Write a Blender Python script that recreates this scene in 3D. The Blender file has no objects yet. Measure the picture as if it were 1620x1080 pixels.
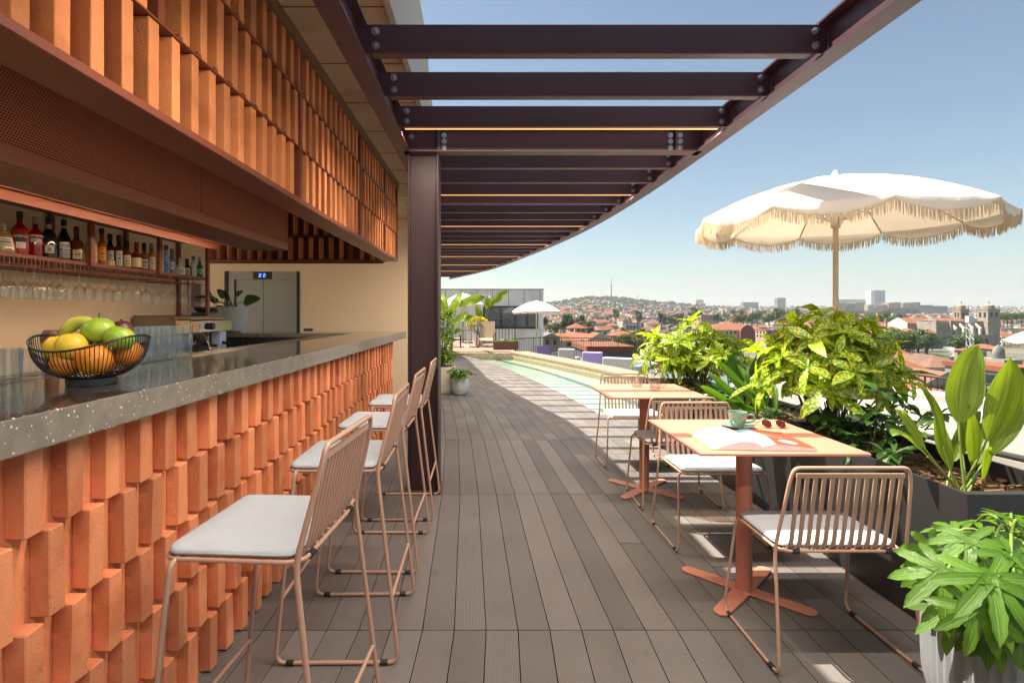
import bpy, math, random
import numpy as np
from mathutils import Vector, Matrix

# ---------------------------------------------------------------- camera, sky, sun, exposure
SC = bpy.context.scene
COL = SC.collection
R_ = math.radians
F, CU, CV, EYE = 850.0, 768.0, 496.0, 1.31          # focal length and principal point on a 1620 x 1080 frame
cd = bpy.data.cameras.new("camera"); cam = bpy.data.objects.new("camera", cd); COL.objects.link(cam)
cd.sensor_width = 36.0; cd.lens = 36.0 * F / 1620.0
cd.shift_x = (810 - CU) / 1620.0; cd.shift_y = -(540 - CV) / 1620.0
cd.clip_start = 0.05; cd.clip_end = 30000
cam.location = (0, 0, EYE); cam.rotation_euler = (R_(90), 0, 0)
SC.camera = cam

SUN_TO = Vector((-0.48, 0.245, 1.0)).normalized()
SUN_EL = math.asin(SUN_TO.z); SUN_AZ = math.atan2(SUN_TO.x, SUN_TO.y)
w = bpy.data.worlds.new("World"); SC.world = w; w.use_nodes = True
nt = w.node_tree; bg = nt.nodes["Background"]
sky = nt.nodes.new("ShaderNodeTexSky"); sky.sky_type = 'NISHITA'; sky.sun_disc = False
sky.sun_elevation = SUN_EL; sky.sun_rotation = SUN_AZ
sky.air_density = 1.0; sky.dust_density = 1.1; sky.ozone_density = 0.35; sky.altitude = 100
tnt = nt.nodes.new("ShaderNodeVectorMath"); tnt.operation = 'MULTIPLY'; tnt.inputs[1].default_value = (.935, .955, .89)
nt.links.new(sky.outputs[0], tnt.inputs[0]); nt.links.new(tnt.outputs[0], bg.inputs[0]); bg.inputs[1].default_value = 0.056
sl = bpy.data.lights.new("sun", 'SUN'); sl.energy = 5.0; sl.angle = R_(0.53); sl.color = (1.0, 0.93, 0.81)
so = bpy.data.objects.new("sun", sl); COL.objects.link(so)
so.rotation_euler = SUN_TO.to_track_quat('Z', 'Y').to_euler(); so.location = (-6, 3, 14)
SC.view_settings.view_transform = 'Standard'; SC.view_settings.look = 'None'
SC.view_settings.exposure = 1.52; SC.view_settings.gamma = 1.0; SC.view_settings.use_curve_mapping = False
SC.cycles.max_bounces = 10; SC.cycles.diffuse_bounces = 6; SC.cycles.glossy_bounces = 4
SC.cycles.transparent_max_bounces = 24; SC.cycles.transmission_bounces = 6
SC.cycles.use_denoising = True
try: SC.cycles.denoiser = 'OPENIMAGEDENOISE'
except Exception: pass
SC.cycles.sample_clamp_indirect = 6.0
SC.cycles.volume_bounces = 0

# ---------------------------------------------------------------- helpers
rnd = random.Random(7)
def U(a, b): return rnd.uniform(a, b)
def at(u, v, Y): return Vector(((u - CU) / F * Y, Y, EYE - (v - CV) / F * Y))
def floor_at(u, v, z=0.0):
    Y = (EYE - z) * F / (v - CV); return Vector(((u - CU) / F * Y, Y, z))
def V(*a): return Vector(a)
def crv(pts, n=400):
    """smooth x(y) through (y, x) pairs (Catmull-Rom) as an interpolation function"""
    ys = [p[0] for p in pts]; xs = [p[1] for p in pts]; Y = []; X = []
    for i in range(len(pts) - 1):
        p0 = xs[max(i - 1, 0)]; p1 = xs[i]; p2 = xs[i + 1]; p3 = xs[min(i + 2, len(xs) - 1)]
        for k in range(12):
            t = k / 12; Y.append(ys[i] + (ys[i + 1] - ys[i]) * t)
            X.append(.5 * (2 * p1 + (p2 - p0) * t + (2 * p0 - 5 * p1 + 4 * p2 - p3) * t * t + (3 * p1 - p0 - 3 * p2 + p3) * t ** 3))
    Y.append(ys[-1]); X.append(xs[-1])
    return lambda y: float(np.interp(y, Y, X))

class MB:
    def __init__(s): s.v = []; s.f = []; s.m = []; s.uv = {}
    def face(s, idx, m=0, uv=None):
        if uv: s.uv[len(s.f)] = uv
        s.f.append(tuple(idx)); s.m.append(m)
    def pts(s, P): b = len(s.v); s.v.extend([tuple(p) for p in P]); return b
    def poly(s, P, m=0, uv=None): b = s.pts(P); s.face(range(b, b + len(P)), m, uv)
    def hexa(s, P, m=0):
        b = s.pts(P)
        for q in ((3, 2, 1, 0), (4, 5, 6, 7), (0, 1, 5, 4), (1, 2, 6, 5), (2, 3, 7, 6), (3, 0, 4, 7)): s.face([b + i for i in q], m)
    def box(s, x0, x1, y0, y1, z0, z1, m=0, mat=None, jit=0):
        P = [V(x0, y0, z0), V(x1, y0, z0), V(x1, y1, z0), V(x0, y1, z0), V(x0, y0, z1), V(x1, y0, z1), V(x1, y1, z1), V(x0, y1, z1)]
        if jit: P = [p + V(U(-jit, jit), U(-jit, jit), U(-jit, jit)) for p in P]
        if mat: P = [mat @ p for p in P]
        s.hexa(P, m)
    def tube(s, P, r, n=8, m=0, closed=False, caps=True, r_end=None):
        P = [Vector(p) for p in P]; N = len(P); b = len(s.v)
        T = []
        for i in range(N):
            a = P[(i - 1) % N] if (closed or i > 0) else P[0]; c = P[(i + 1) % N] if (closed or i < N - 1) else P[-1]
            t = c - a; T.append(t.normalized() if t.length > 1e-9 else V(0, 0, 1))
        up = V(0, 0, 1) if abs(T[0].z) < .9 else V(1, 0, 0)
        nrm = (up - T[0] * up.dot(T[0])).normalized()
        for i in range(N):
            nrm = nrm - T[i] * nrm.dot(T[i]); nrm = nrm.normalized() if nrm.length > 1e-6 else T[i].orthogonal().normalized()
            bi = T[i].cross(nrm)
            rr = r if r_end is None else r + (r_end - r) * i / max(1, N - 1)
            if isinstance(r, (list, tuple)): rr = r[i]
            for k in range(n):
                a = 2 * math.pi * k / n; s.v.append(tuple(P[i] + (nrm * math.cos(a) + bi * math.sin(a)) * rr))
        for i in range(N if closed else N - 1):
            j = (i + 1) % N
            for k in range(n):
                k2 = (k + 1) % n; s.face((b + i * n + k, b + i * n + k2, b + j * n + k2, b + j * n + k), m)
        if caps and not closed:
            s.face([b + k for k in range(n)][::-1], m); s.face([b + (N - 1) * n + k for k in range(n)], m)
    def lathe(s, prof, n=24, c=(0, 0, 0), m=0, cap0=True, cap1=True, mat=None, rib=0, nrib=0, sx=1, sy=1):
        b = len(s.v); c = Vector(c)
        for (r, z) in prof:
            for k in range(n):
                a = 2 * math.pi * k / n
                rr = r * (1 + (rib * (1 if k % 2 else -1))) if rib else r
                p = V(rr * math.cos(a) * sx, rr * math.sin(a) * sy, z)
                if mat: p = mat @ p
                s.v.append(tuple(p + c))
        for i in range(len(prof) - 1):
            for k in range(n):
                k2 = (k + 1) % n; s.face((b + i * n + k, b + i * n + k2, b + (i + 1) * n + k2, b + (i + 1) * n + k), m)
        if cap0 and prof[0][0] > 1e-5: s.face([b + k for k in range(n)][::-1], m)
        e = b + (len(prof) - 1) * n
        if cap1 and prof[-1][0] > 1e-5: s.face([e + k for k in range(n)], m)
    def sphere(s, c, r, nu=14, nv=9, m=0, sc=(1, 1, 1), mat=None, dent=0):
        prof = [(max(1e-4, math.sin(math.pi * i / nv)) * r, -math.cos(math.pi * i / nv) * r * (1 - dent * (abs(math.cos(math.pi * i / nv)) > .93))) for i in range(nv + 1)]
        M_ = Matrix.Diagonal((sc[0], sc[1], sc[2])).to_4x4()
        if mat: M_ = mat @ M_
        s.lathe(prof, nu, c, m, False, False, M_)
    def grid(s, fn, nu, nv, m=0, uv=False, closed=False):
        b = len(s.v)
        for j in range(nv + 1):
            for i in range(nu + 1): s.v.append(tuple(fn(i / nu, j / nv)))
        for j in range(nv):
            for i in range(nu):
                q = (b + j * (nu + 1) + i, b + j * (nu + 1) + i + 1, b + (j + 1) * (nu + 1) + i + 1, b + (j + 1) * (nu + 1) + i)
                mm = m(i / nu, j / nv) if callable(m) else m
                s.face(q, mm, [(i / nu, j / nv), ((i + 1) / nu, j / nv), ((i + 1) / nu, (j + 1) / nv), (i / nu, (j + 1) / nv)] if uv else None)
    def prism(s, P2, z0, z1, m=0, mat=None):
        n = len(P2); A = [V(p[0], p[1], z0) for p in P2]; B = [V(p[0], p[1], z1) for p in P2]
        if mat: A = [mat @ p for p in A]; B = [mat @ p for p in B]
        b = s.pts(A + B); s.face(range(b + n - 1, b - 1, -1), m); s.face(range(b + n, b + 2 * n), m)
        for i in range(n): j = (i + 1) % n; s.face((b + i, b + j, b + n + j, b + n + i), m)
    def build(s, name, mats, parent=None, smooth=None, bevel=0, seg=2, loc=None, rz=0):
        me = bpy.data.meshes.new(name); me.from_pydata(s.v, [], s.f)
        if not isinstance(mats, (list, tuple)): mats = [mats]
        for mt in mats: me.materials.append(mt)
        if len(mats) > 1: me.polygons.foreach_set("material_index", s.m)
        if s.uv:
            uvl = me.uv_layers.new(name="uv")
            for fi, q in s.uv.items():
                for li, t in zip(me.polygons[fi].loop_indices, q): uvl.data[li].uv = t
        if smooth:
            me.polygons.foreach_set("use_smooth", [True] * len(me.polygons)); me.set_sharp_from_angle(angle=R_(smooth))
        me.update(); o = bpy.data.objects.new(name, me); COL.objects.link(o)
        if bevel:
            b = o.modifiers.new("bevel", 'BEVEL'); b.width = bevel; b.segments = seg; b.limit_method = 'ANGLE'; b.angle_limit = R_(40)
        if parent: o.parent = parent
        if loc is not None: o.location = loc
        if rz: o.rotation_euler.z = rz
        return o

def tag(o, label=None, cat=None, group=None, kind=None):
    if label: o["label"] = label
    if cat: o["category"] = cat
    if group: o["group"] = group
    if kind: o["kind"] = kind
    return o
def thing(name, label, cat, loc=(0, 0, 0), rz=0, group=None):
    o = bpy.data.objects.new(name, None); COL.objects.link(o); o.empty_display_size = .1
    o.location = loc; o.rotation_euler = (0, 0, rz); return tag(o, label, cat, group)
def copy_tree(o, parent=None):
    c = o.copy(); COL.objects.link(c)
    if parent: c.parent = parent
    for ch in list(o.children): copy_tree(ch, c)
    return c
def fillet(P, r, n=5):
    """round the inner corners of a polyline"""
    P = [Vector(p) for p in P]; out = [P[0]]
    for i in range(1, len(P) - 1):
        a, b, c = P[i - 1], P[i], P[i + 1]; d1 = (a - b); d2 = (c - b)
        k = min(r, d1.length * .45, d2.length * .45); s = b + d1.normalized() * k; e = b + d2.normalized() * k
        for j in range(n + 1):
            t = j / n; out.append(s * (1 - t) ** 2 + b * 2 * t * (1 - t) + e * t * t)
    out.append(P[-1]); return out

# ---------------------------------------------------------------- materials
MAT = {}
def nd(t, typ, **kw):
    n = t.nodes.new(typ)
    for k, v in kw.items(): setattr(n, k, v)
    return n
def math_(t, op, a, b=None, c=None):
    n = t.nodes.new("ShaderNodeMath"); n.operation = op
    for i, x in enumerate((a, b, c)):
        if x is None: continue
        if isinstance(x, (int, float)): n.inputs[i].default_value = x
        else: t.links.new(x, n.inputs[i])
    return n.outputs[0]
def mixc(t, f, a, b):
    n = t.nodes.new("ShaderNodeMix"); n.data_type = 'RGBA'
    for i, x in ((0, f), (6, a), (7, b)):
        if isinstance(x, (int, float)): n.inputs[i].default_value = x
        elif isinstance(x, tuple): n.inputs[i].default_value = (*x[:3], 1)
        else: t.links.new(x, n.inputs[i])
    return n.outputs[2]
def noise(t, scale, detail=4, vec=None, rough=.55):
    n = t.nodes.new("ShaderNodeTexNoise"); n.inputs["Scale"].default_value = scale; n.inputs["Detail"].default_value = detail
    n.inputs["Roughness"].default_value = rough
    if vec is None: vec = objco(t)
    t.links.new(vec, n.inputs["Vector"]); return n.outputs[0]
def objco(t):
    for n in t.nodes:
        if n.bl_idname == "ShaderNodeTexCoord": return n.outputs["Object"]
    return t.nodes.new("ShaderNodeTexCoord").outputs["Object"]
def stretch(t, sx, sy, sz, vec=None):
    n = t.nodes.new("ShaderNodeMapping"); n.inputs["Scale"].default_value = (sx, sy, sz)
    t.links.new(vec or objco(t), n.inputs[0]); return n.outputs[0]
def step(t, x, lo, hi):
    n = t.nodes.new("ShaderNodeMapRange"); n.inputs[1].default_value = lo; n.inputs[2].default_value = hi
    n.interpolation_type = 'SMOOTHSTEP'; t.links.new(x, n.inputs[0]); return n.outputs[0]
def scale_col(t, col, s):
    n = t.nodes.new("ShaderNodeVectorMath"); n.operation = 'SCALE'
    if isinstance(col, tuple): n.inputs[0].default_value = col[:3]
    else: t.links.new(col, n.inputs[0])
    if isinstance(s, (int, float)): n.inputs[3].default_value = s
    else: t.links.new(s, n.inputs[3])
    return n.outputs[0]
def bump(t, b, h, strength=.3, dist=.01):
    n = t.nodes.new("ShaderNodeBump"); n.inputs["Strength"].default_value = strength; n.inputs["Distance"].default_value = dist
    t.links.new(h, n.inputs["Height"]); t.links.new(n.outputs[0], b.inputs["Normal"]); return n
def newmat(name):
    m = bpy.data.materials.new(name); m.use_nodes = True; MAT[name] = m
    return m, m.node_tree, m.node_tree.nodes["Principled BSDF"]
def M(name, c, rough=.5, metal=0, var=.08, vs=5, isl=0, bmp=0, bs=60, spec=.5, c2=None, c2s=8, c2lo=.5, c2hi=.65, coat=0, emit=None, es=0, rvar=0, spots=None):
    m, t, b = newmat(name); col = c
    if c2: col = mixc(t, step(t, noise(t, c2s, 6), c2lo, c2hi), c, c2)
    s = None
    if var: s = math_(t, 'MULTIPLY_ADD', noise(t, vs, 5), var * 3, 1 - var * 1.5)
    if isl:
        g = nd(t, "ShaderNodeNewGeometry"); q = math_(t, 'MULTIPLY_ADD', g.outputs["Random Per Island"], isl * 2, 1 - isl)
        s = math_(t, 'MULTIPLY', s, q) if s else q
    if spots: q = math_(t, 'MULTIPLY_ADD', step(t, noise(t, spots[0], 3), spots[1], spots[1] + .05), -spots[2], 1.0); s = math_(t, 'MULTIPLY', s, q) if s else q
    if s: t.links.new(scale_col(t, col, s), b.inputs["Base Color"])
    elif isinstance(col, tuple): b.inputs["Base Color"].default_value = (*col, 1)
    else: t.links.new(col, b.inputs["Base Color"])
    b.inputs["Roughness"].default_value = rough; b.inputs["Metallic"].default_value = metal
    if rvar: t.links.new(math_(t, 'MULTIPLY_ADD', noise(t, vs * 3, 4), rvar * 2, rough - rvar), b.inputs["Roughness"])
    b.inputs["Specular IOR Level"].default_value = spec
    if coat: b.inputs["Coat Weight"].default_value = coat; b.inputs["Coat Roughness"].default_value = .08
    if bmp: bump(t, b, noise(t, bs, 5), bmp, .01)
    if emit: b.inputs["Emission Color"].default_value = (*emit, 1); b.inputs["Emission Strength"].default_value = es
    return m
def FOL(name, c, c2=None, speck=0, trans=.45, isl=.35, rough=.4, tcol=None, sp_s=90, sp=(.48, .56)):
    """leaf: glossy top and light coming through"""
    m, t, b = newmat(name); col = c
    if c2 is not None:
        if speck: col = mixc(t, step(t, noise(t, sp_s, 2), sp[0], sp[1]), c, c2)
        else:
            col = mixc(t, step(t, noise(t, 5, 3), .4, .65), c, c2)
    g = nd(t, "ShaderNodeNewGeometry"); q = math_(t, 'MULTIPLY_ADD', g.outputs["Random Per Island"], isl * 2, 1 - isl)
    cc = scale_col(t, col, q); t.links.new(cc, b.inputs["Base Color"])
    b.inputs["Roughness"].default_value = rough; b.inputs["Specular IOR Level"].default_value = .4
    tr = nd(t, "ShaderNodeBsdfTranslucent")
    tint = nd(t, "ShaderNodeVectorMath"); tint.operation = 'MULTIPLY'; t.links.new(cc, tint.inputs[0]); tint.inputs[1].default_value = tcol or (1.9, 1.7, .6)
    t.links.new(tint.outputs[0], tr.inputs[0])
    mx = nd(t, "ShaderNodeMixShader"); mx.inputs[0].default_value = trans
    t.links.new(b.outputs[0], mx.inputs[1]); t.links.new(tr.outputs[0], mx.inputs[2])
    out = [n for n in t.nodes if n.bl_idname == "ShaderNodeOutputMaterial"][0]; t.links.new(mx.outputs[0], out.inputs[0])
    return m
def GLASS(name, tint=(1, 1, 1), refl=1.0, rough=.02, base=.04, bmp=0, edge=None):
    """thin clear glass: straight-through plus mirror by viewing angle"""
    m, t, b = newmat(name); t.nodes.remove(b)
    tr = nd(t, "ShaderNodeBsdfTransparent"); tr.inputs[0].default_value = (*tint, 1)
    gl = nd(t, "ShaderNodeBsdfGlossy"); gl.inputs["Roughness"].default_value = rough
    fr = nd(t, "ShaderNodeLayerWeight"); fr.inputs[0].default_value = .35
    f = math_(t, 'MULTIPLY_ADD', math_(t, 'POWER', fr.outputs["Facing"], 3.0), refl * .75, base)
    if edge:
        f2 = math_(t, 'POWER', fr.outputs["Facing"], 1.5); t.links.new(mixc(t, f2, tint, edge), tr.inputs[0])
    mx = nd(t, "ShaderNodeMixShader"); t.links.new(f, mx.inputs[0]); t.links.new(tr.outputs[0], mx.inputs[1]); t.links.new(gl.outputs[0], mx.inputs[2])
    if bmp:
        n = nd(t, "ShaderNodeBump"); n.inputs["Strength"].default_value = bmp; n.inputs["Distance"].default_value = .02
        t.links.new(noise(t, 5, 3, stretch(t, 1, 3, 1)), n.inputs["Height"]); t.links.new(n.outputs[0], gl.inputs["Normal"]); t.links.new(n.outputs[0], fr.inputs["Normal"])
    out = [n for n in t.nodes if n.bl_idname == "ShaderNodeOutputMaterial"][0]; t.links.new(mx.outputs[0], out.inputs[0])
    return m
# ---- the palette
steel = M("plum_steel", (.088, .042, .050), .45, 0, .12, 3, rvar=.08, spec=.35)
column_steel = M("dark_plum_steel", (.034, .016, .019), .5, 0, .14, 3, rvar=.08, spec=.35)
bolt_m = M("zinc_bolt", (.55, .56, .57), .3, .9, .1, 60)
red_steel = M("rust_red_steel", (.22, .060, .030), .42, 0, .08, 3, rvar=.06)
blade_m = M("terracotta_blade", (.67, .235, .085), .85, 0, .12, 4, isl=.18, bmp=.35, bs=140, spots=(70, .68, .25), c2=(.50, .17, .055), c2s=3)
brick_m = M("terracotta_block", (.67, .238, .105), .88, 0, .16, 6, isl=.24, bmp=.26, bs=130, spots=(85, .66, .35), c2=(.52, .155, .060), c2s=5, c2lo=.48, c2hi=.72)
salmon = M("salmon_powder_coat", (.50, .19, .128), .42, 0, .04, 3, bmp=.06, bs=500)
copper = M("copper_beige_coat", (.42, .255, .185), .38, 0, .05, 6, rvar=.05)
cushion_m = M("pale_grey_canvas", (.45, .48, .525), .92, 0, .05, 14, bmp=.35, bs=420)
rubber = M("black_rubber", (.012, .012, .013), .6)
cream = M("cream_render", (.83, .62, .415), .9, 0, .05, 1.2, bmp=.45, bs=55)
concrete = M("board_formed_concrete", (.58, .44, .29), .85, 0, .16, 1.0, bmp=.3, bs=22, c2=(.46, .33, .20), c2s=2.2)
pale_conc = M("pale_concrete", (.50, .47, .42), .85, 0, .09, 1.2, bmp=.2, bs=25)
planter_m = M("anthracite_planter", (.017, .017, .018), .5, 0, .12, 3, rvar=.1)
soil_m = M("bark_mulch", (.13, .065, .03), .95, 0, .3, 20, isl=.5, bmp=.6, bs=60)
stainless = M("brushed_stainless", (.27, .245, .215), .36, 1, .04, .8)
dark_stain = M("dark_stainless", (.12, .12, .125), .3, .8, .1, 3)
black_m = M("black_metal", (.012, .012, .013), .4, 0)
wood_m = M("walnut_wood", (.14, .055, .028), .5, 0, .2, 14)
white_m = M("white_paint", (.78, .77, .74), .5, 0, .04, 2)
pot_m = M("pale_grey_pot", (.44, .47, .50), .8, 0, .05, 8, bmp=.12, bs=140)
beige_pot = M("beige_pot", (.60, .54, .43), .75, 0, .05, 8)
fill_m = M("warm_fill", (1, .8, .45), .5, 0, 0, emit=(1, .87, .70), es=205)  # for the added fill strips hidden in the pergola beams
led_edge = M("warm_strip_edge", (1, .8, .45), .5, 0, 0, emit=(1, .50, .14), es=.48)
glass_c = GLASS("clear_glass", (.98, .985, .98), 1.2, .03, .09, edge=(.72, .74, .73))
glass_t = GLASS("tumbler_glass", (.965, .98, .985), 1.1, .03, .08, edge=(.66, .71, .75))
fill_soft = M("soft_warm_fill", (1, .8, .45), .5, 0, 0, emit=(1, .74, .46), es=45)  # for the added fill strip under the hood
shaded_pot = M("shaded_ribbed_pot", (.20, .215, .225), .85, 0, .08, 8, bmp=.15, bs=120)  # pale pot material darkened, shade put into the colour
pane_m = M("window_glass", (.10, .12, .125), .06, 0, .2, .6, spec=.8)

def terrazzo(name, c, rough, coat):
    m, t, b = newmat(name)
    v = nd(t, "ShaderNodeTexVoronoi"); v.inputs["Scale"].default_value = 82; t.links.new(objco(t), v.inputs["Vector"])
    v2 = nd(t, "ShaderNodeTexVoronoi"); v2.inputs["Scale"].default_value = 130; t.links.new(objco(t), v2.inputs["Vector"])
    sep = nd(t, "ShaderNodeSeparateColor"); t.links.new(v.outputs["Color"], sep.inputs[0])
    sep2 = nd(t, "ShaderNodeSeparateColor"); t.links.new(v2.outputs["Color"], sep2.inputs[0])
    chip = math_(t, 'MULTIPLY', math_(t, 'LESS_THAN', v.outputs["Distance"], .26), math_(t, 'GREATER_THAN', sep.outputs[0], .82))
    chip2 = math_(t, 'MULTIPLY', math_(t, 'LESS_THAN', v2.outputs["Distance"], .30), math_(t, 'GREATER_THAN', sep2.outputs[0], .72))
    base = scale_col(t, c, math_(t, 'MULTIPLY_ADD', noise(t, 18, 5), .9, .55))
    col = mixc(t, chip2, base, (.52, .47, .41)); col = mixc(t, chip, col, (.62, .58, .52))
    t.links.new(col, b.inputs["Base Color"]); b.inputs["Roughness"].default_value = rough
    b.inputs["Coat Weight"].default_value = coat; b.inputs["Coat Roughness"].default_value = .06
    return m
terr_top = terrazzo("polished_terrazzo", (.040, .030, .024), .16, .8)
terr_edge = terrazzo("honed_terrazzo", (.195, .168, .140), .36, .2)

def deck_mat():
    m, t, b = newmat("ribbed_deck_board")
    uv = nd(t, "ShaderNodeUVMap"); uv.uv_map = "uv"
    sx = nd(t, "ShaderNodeSeparateXYZ"); t.links.new(uv.outputs[0], sx.inputs[0])
    g = nd(t, "ShaderNodeNewGeometry"); rp = g.outputs["Random Per Island"]
    wv = math_(t, 'SINE', math_(t, 'MULTIPLY', sx.outputs[0], 2 * math.pi * 21))      # 21 ribs across a board
    wv = math_(t, 'MULTIPLY', wv, math_(t, 'LESS_THAN', sx.outputs[0], 1.5))          # smooth boards sit at u = 2..3
    tc = math_(t, 'MULTIPLY_ADD', rp, .32, .84)
    n1 = noise(t, 5, 5, stretch(t, 1, .16, 1)); n2 = noise(t, 1.4, 4)
    k = math_(t, 'MULTIPLY', tc, math_(t, 'MULTIPLY_ADD', n1, .30, .85)); k = math_(t, 'MULTIPLY', k, math_(t, 'MULTIPLY_ADD', n2, .6, .70)); k = math_(t, 'MULTIPLY', k, math_(t, 'MULTIPLY_ADD', step(t, noise(t, 9, 6), .62, .72), -.16, 1.0))
    rib = math_(t, 'MULTIPLY_ADD', wv, .27, .88)
    k = math_(t, 'MULTIPLY', k, rib)
    wet = step(t, noise(t, .9, 4), .58, .70)
    col = mixc(t, math_(t, 'FRACT', math_(t, 'MULTIPLY', rp, 7.3)), (.148, .131, .123), (.166, .143, .130))
    col = mixc(t, math_(t, 'MULTIPLY', wet, .55), col, (.19, .12, .075))
    t.links.new(scale_col(t, col, k), b.inputs["Base Color"])
    b.inputs["Roughness"].default_value = .62; b.inputs["Specular IOR Level"].default_value = .35
    h = math_(t, 'MULTIPLY_ADD', n1, .25, math_(t, 'MULTIPLY', wv, .5)); bump(t, b, h, .5, .0015)
    return m
deck_m = deck_mat()
deck_dark = M("deck_shadow_gap", (.010, .009, .008), .9, 0, 0)

def perf_mat():
    """steel sheet punched with rows of round holes"""
    m, t, b = newmat("perforated_red_steel"); P = .0125
    s = nd(t, "ShaderNodeSeparateXYZ"); t.links.new(objco(t), s.inputs[0])
    y = math_(t, 'DIVIDE', s.outputs[1], P); z = math_(t, 'DIVIDE', s.outputs[2], P * .866)
    row = math_(t, 'FLOOR', z); off = math_(t, 'MULTIPLY', math_(t, 'FLOORED_MODULO', row, 2.0), .5)
    fy = math_(t, 'SUBTRACT', math_(t, 'FRACT', math_(t, 'ADD', y, off)), .5); fz = math_(t, 'SUBTRACT', math_(t, 'FRACT', z), .5)
    d = math_(t, 'SQRT', math_(t, 'ADD', math_(t, 'MULTIPLY', fy, fy), math_(t, 'MULTIPLY', fz, fz)))
    hole = math_(t, 'LESS_THAN', d, .33)
    b.inputs["Base Color"].default_value = (.62, .21, .12, 1); b.inputs["Roughness"].default_value = .4
    tr = nd(t, "ShaderNodeBsdfTransparent"); mx = nd(t, "ShaderNodeMixShader")
    t.links.new(hole, mx.inputs[0]); t.links.new(b.outputs[0], mx.inputs[1]); t.links.new(tr.outputs[0], mx.inputs[2])
    out = [n for n in t.nodes if n.bl_idname == "ShaderNodeOutputMaterial"][0]; t.links.new(mx.outputs[0], out.inputs[0])
    return m
perf_m = perf_mat()

def fabric_sh(name, c, trans, tcol):
    m, t, b = newmat(name)
    s = math_(t, 'MULTIPLY_ADD', noise(t, 3, 4), .12, .94); col = scale_col(t, c, s)
    t.links.new(col, b.inputs["Base Color"]); b.inputs["Roughness"].default_value = .9; b.inputs["Specular IOR Level"].default_value = .2
    bump(t, b, noise(t, 14, 3, stretch(t, 1, 1, .5)), .6, .012)
    tr = nd(t, "ShaderNodeBsdfTranslucent"); tr.inputs[0].default_value = (*tcol, 1)
    mx = nd(t, "ShaderNodeMixShader"); mx.inputs[0].default_value = trans
    t.links.new(b.outputs[0], mx.inputs[1]); t.links.new(tr.outputs[0], mx.inputs[2])
    out = [n for n in t.nodes if n.bl_idname == "ShaderNodeOutputMaterial"][0]; t.links.new(mx.outputs[0], out.inputs[0])
    return m
canvas_m = fabric_sh("white_parasol_canvas", (.70, .695, .68), .26, (.86, .68, .46))
fringe_m = fabric_sh("parasol_fringe", (.66, .58, .45), .35, (.80, .66, .46))
pole_m = M("cream_parasol_pole", (.48, .40, .29), .4, 0, .04)

aucuba_m = FOL("speckled_leaf", (.11, .245, .02), (.52, .52, .055), 1, .42, .42, .34, (1.5, 1.5, .4), 75, (.47, .57))
def blade_leaf(name, c, c2, trans, tcol):
    """long blade with fine veins running from stalk to tip (uv: u across, v along)"""
    m = FOL(name, c, None, 0, trans, .25, .3, tcol); t = m.node_tree
    uv = nd(t, "ShaderNodeUVMap"); uv.uv_map = "uv"; vec = stretch(t, 14, .7, 1, uv.outputs[0])
    n = noise(t, 1.6, 4, vec); sp = nd(t, "ShaderNodeSeparateXYZ"); t.links.new(uv.outputs[0], sp.inputs[0])
    rib = step(t, math_(t, 'ABSOLUTE', math_(t, 'SUBTRACT', sp.outputs[0], .5)), .0, .03)
    col = mixc(t, step(t, n, .35, .65), c, c2); col = mixc(t, rib, (.22, .30, .06), col)
    for q in t.nodes:
        if q.bl_idname == "ShaderNodeVectorMath" and q.operation == 'SCALE': t.links.new(col, q.inputs[0])
    b = [q for q in t.nodes if q.bl_idname == "ShaderNodeBsdfPrincipled"][0]; bump(t, b, n, .5, .004); return m
lime_leaf = blade_leaf("broad_lime_leaf", (.10, .18, .014), (.19, .27, .03), .46, (1.9, 1.7, .45))
green_leaf = blade_leaf("green_leaf", (.045, .13, .012), (.09, .20, .02), .42, (1.9, 1.7, .6))
dark_leaf = FOL("dark_glossy_leaf", (.028, .075, .012), (.045, .10, .018), 0, .25, .35, .25)
fatsia_m = blade_leaf("lobed_leaf", (.045, .125, .012), (.12, .225, .025), .42, (1.9, 1.8, .5))
stem_m = M("leaf_stalk", (.13, .19, .03), .5)
twig_m = M("brown_twig", (.10, .065, .035), .8)
# ================================================================ terrace deck, pool, roof, walls
gc = crv([(-3, 1.56), (0, 1.57), (2, 1.575), (4, 1.565), (5.5, 1.53), (7.5, 1.38), (9.5, 1.09), (11.5, .72), (13, .40), (15, -.13), (18, -1.13), (20, -1.9)])   # outer pergola girder x(y)
gi = crv([(-3, -.60), (0, -.60), (4, -.595), (6, -.64), (8, -.82), (11, -1.3), (14, -2.05), (18, -3.3)])                                       # inner girder x(y)
roof_x = crv([(-4, -.47), (3, -.47), (4.4, -.48), (5.4, -.56), (6.3, -.58), (7.4, -.68), (8.3, -.89), (8.9, -1.06), (11.5, -1.61), (14, -1.92), (17.2, -2.37), (20, -3.1)])
pool_l = lambda y: gc(y) + .06
pool_r = crv([(6.9, 3.15), (9, 2.98), (10.4, 2.74), (11.5, 2.5), (13.1, 2.02), (15, 1.42), (16.9, .80)])
POOL0, POOL1 = 6.95, 16.7
cop_o = lambda y: pool_r(y) + .55

JY = [-7.9, -6.2, -4.52, -2.83, -1.14, .545, 2.227, 3.907, 5.59, 7.28, 8.97, 10.65, 12.3, 14.0, 15.7, 17.3]
ANG = [1, 1, 1, 1, 1.0, 1.6, -1.9, -3.3, -5.2, -7.6, -10.0, -12.2, -14.2, -16.2, -18]
PITCH = .132
def deck_edge(y): return pool_l(y) - .005 if y > POOL0 else 2.42
mb = MB(); base = MB(); off = .003 - PITCH * 0
offs = {2.227: .003}
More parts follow.
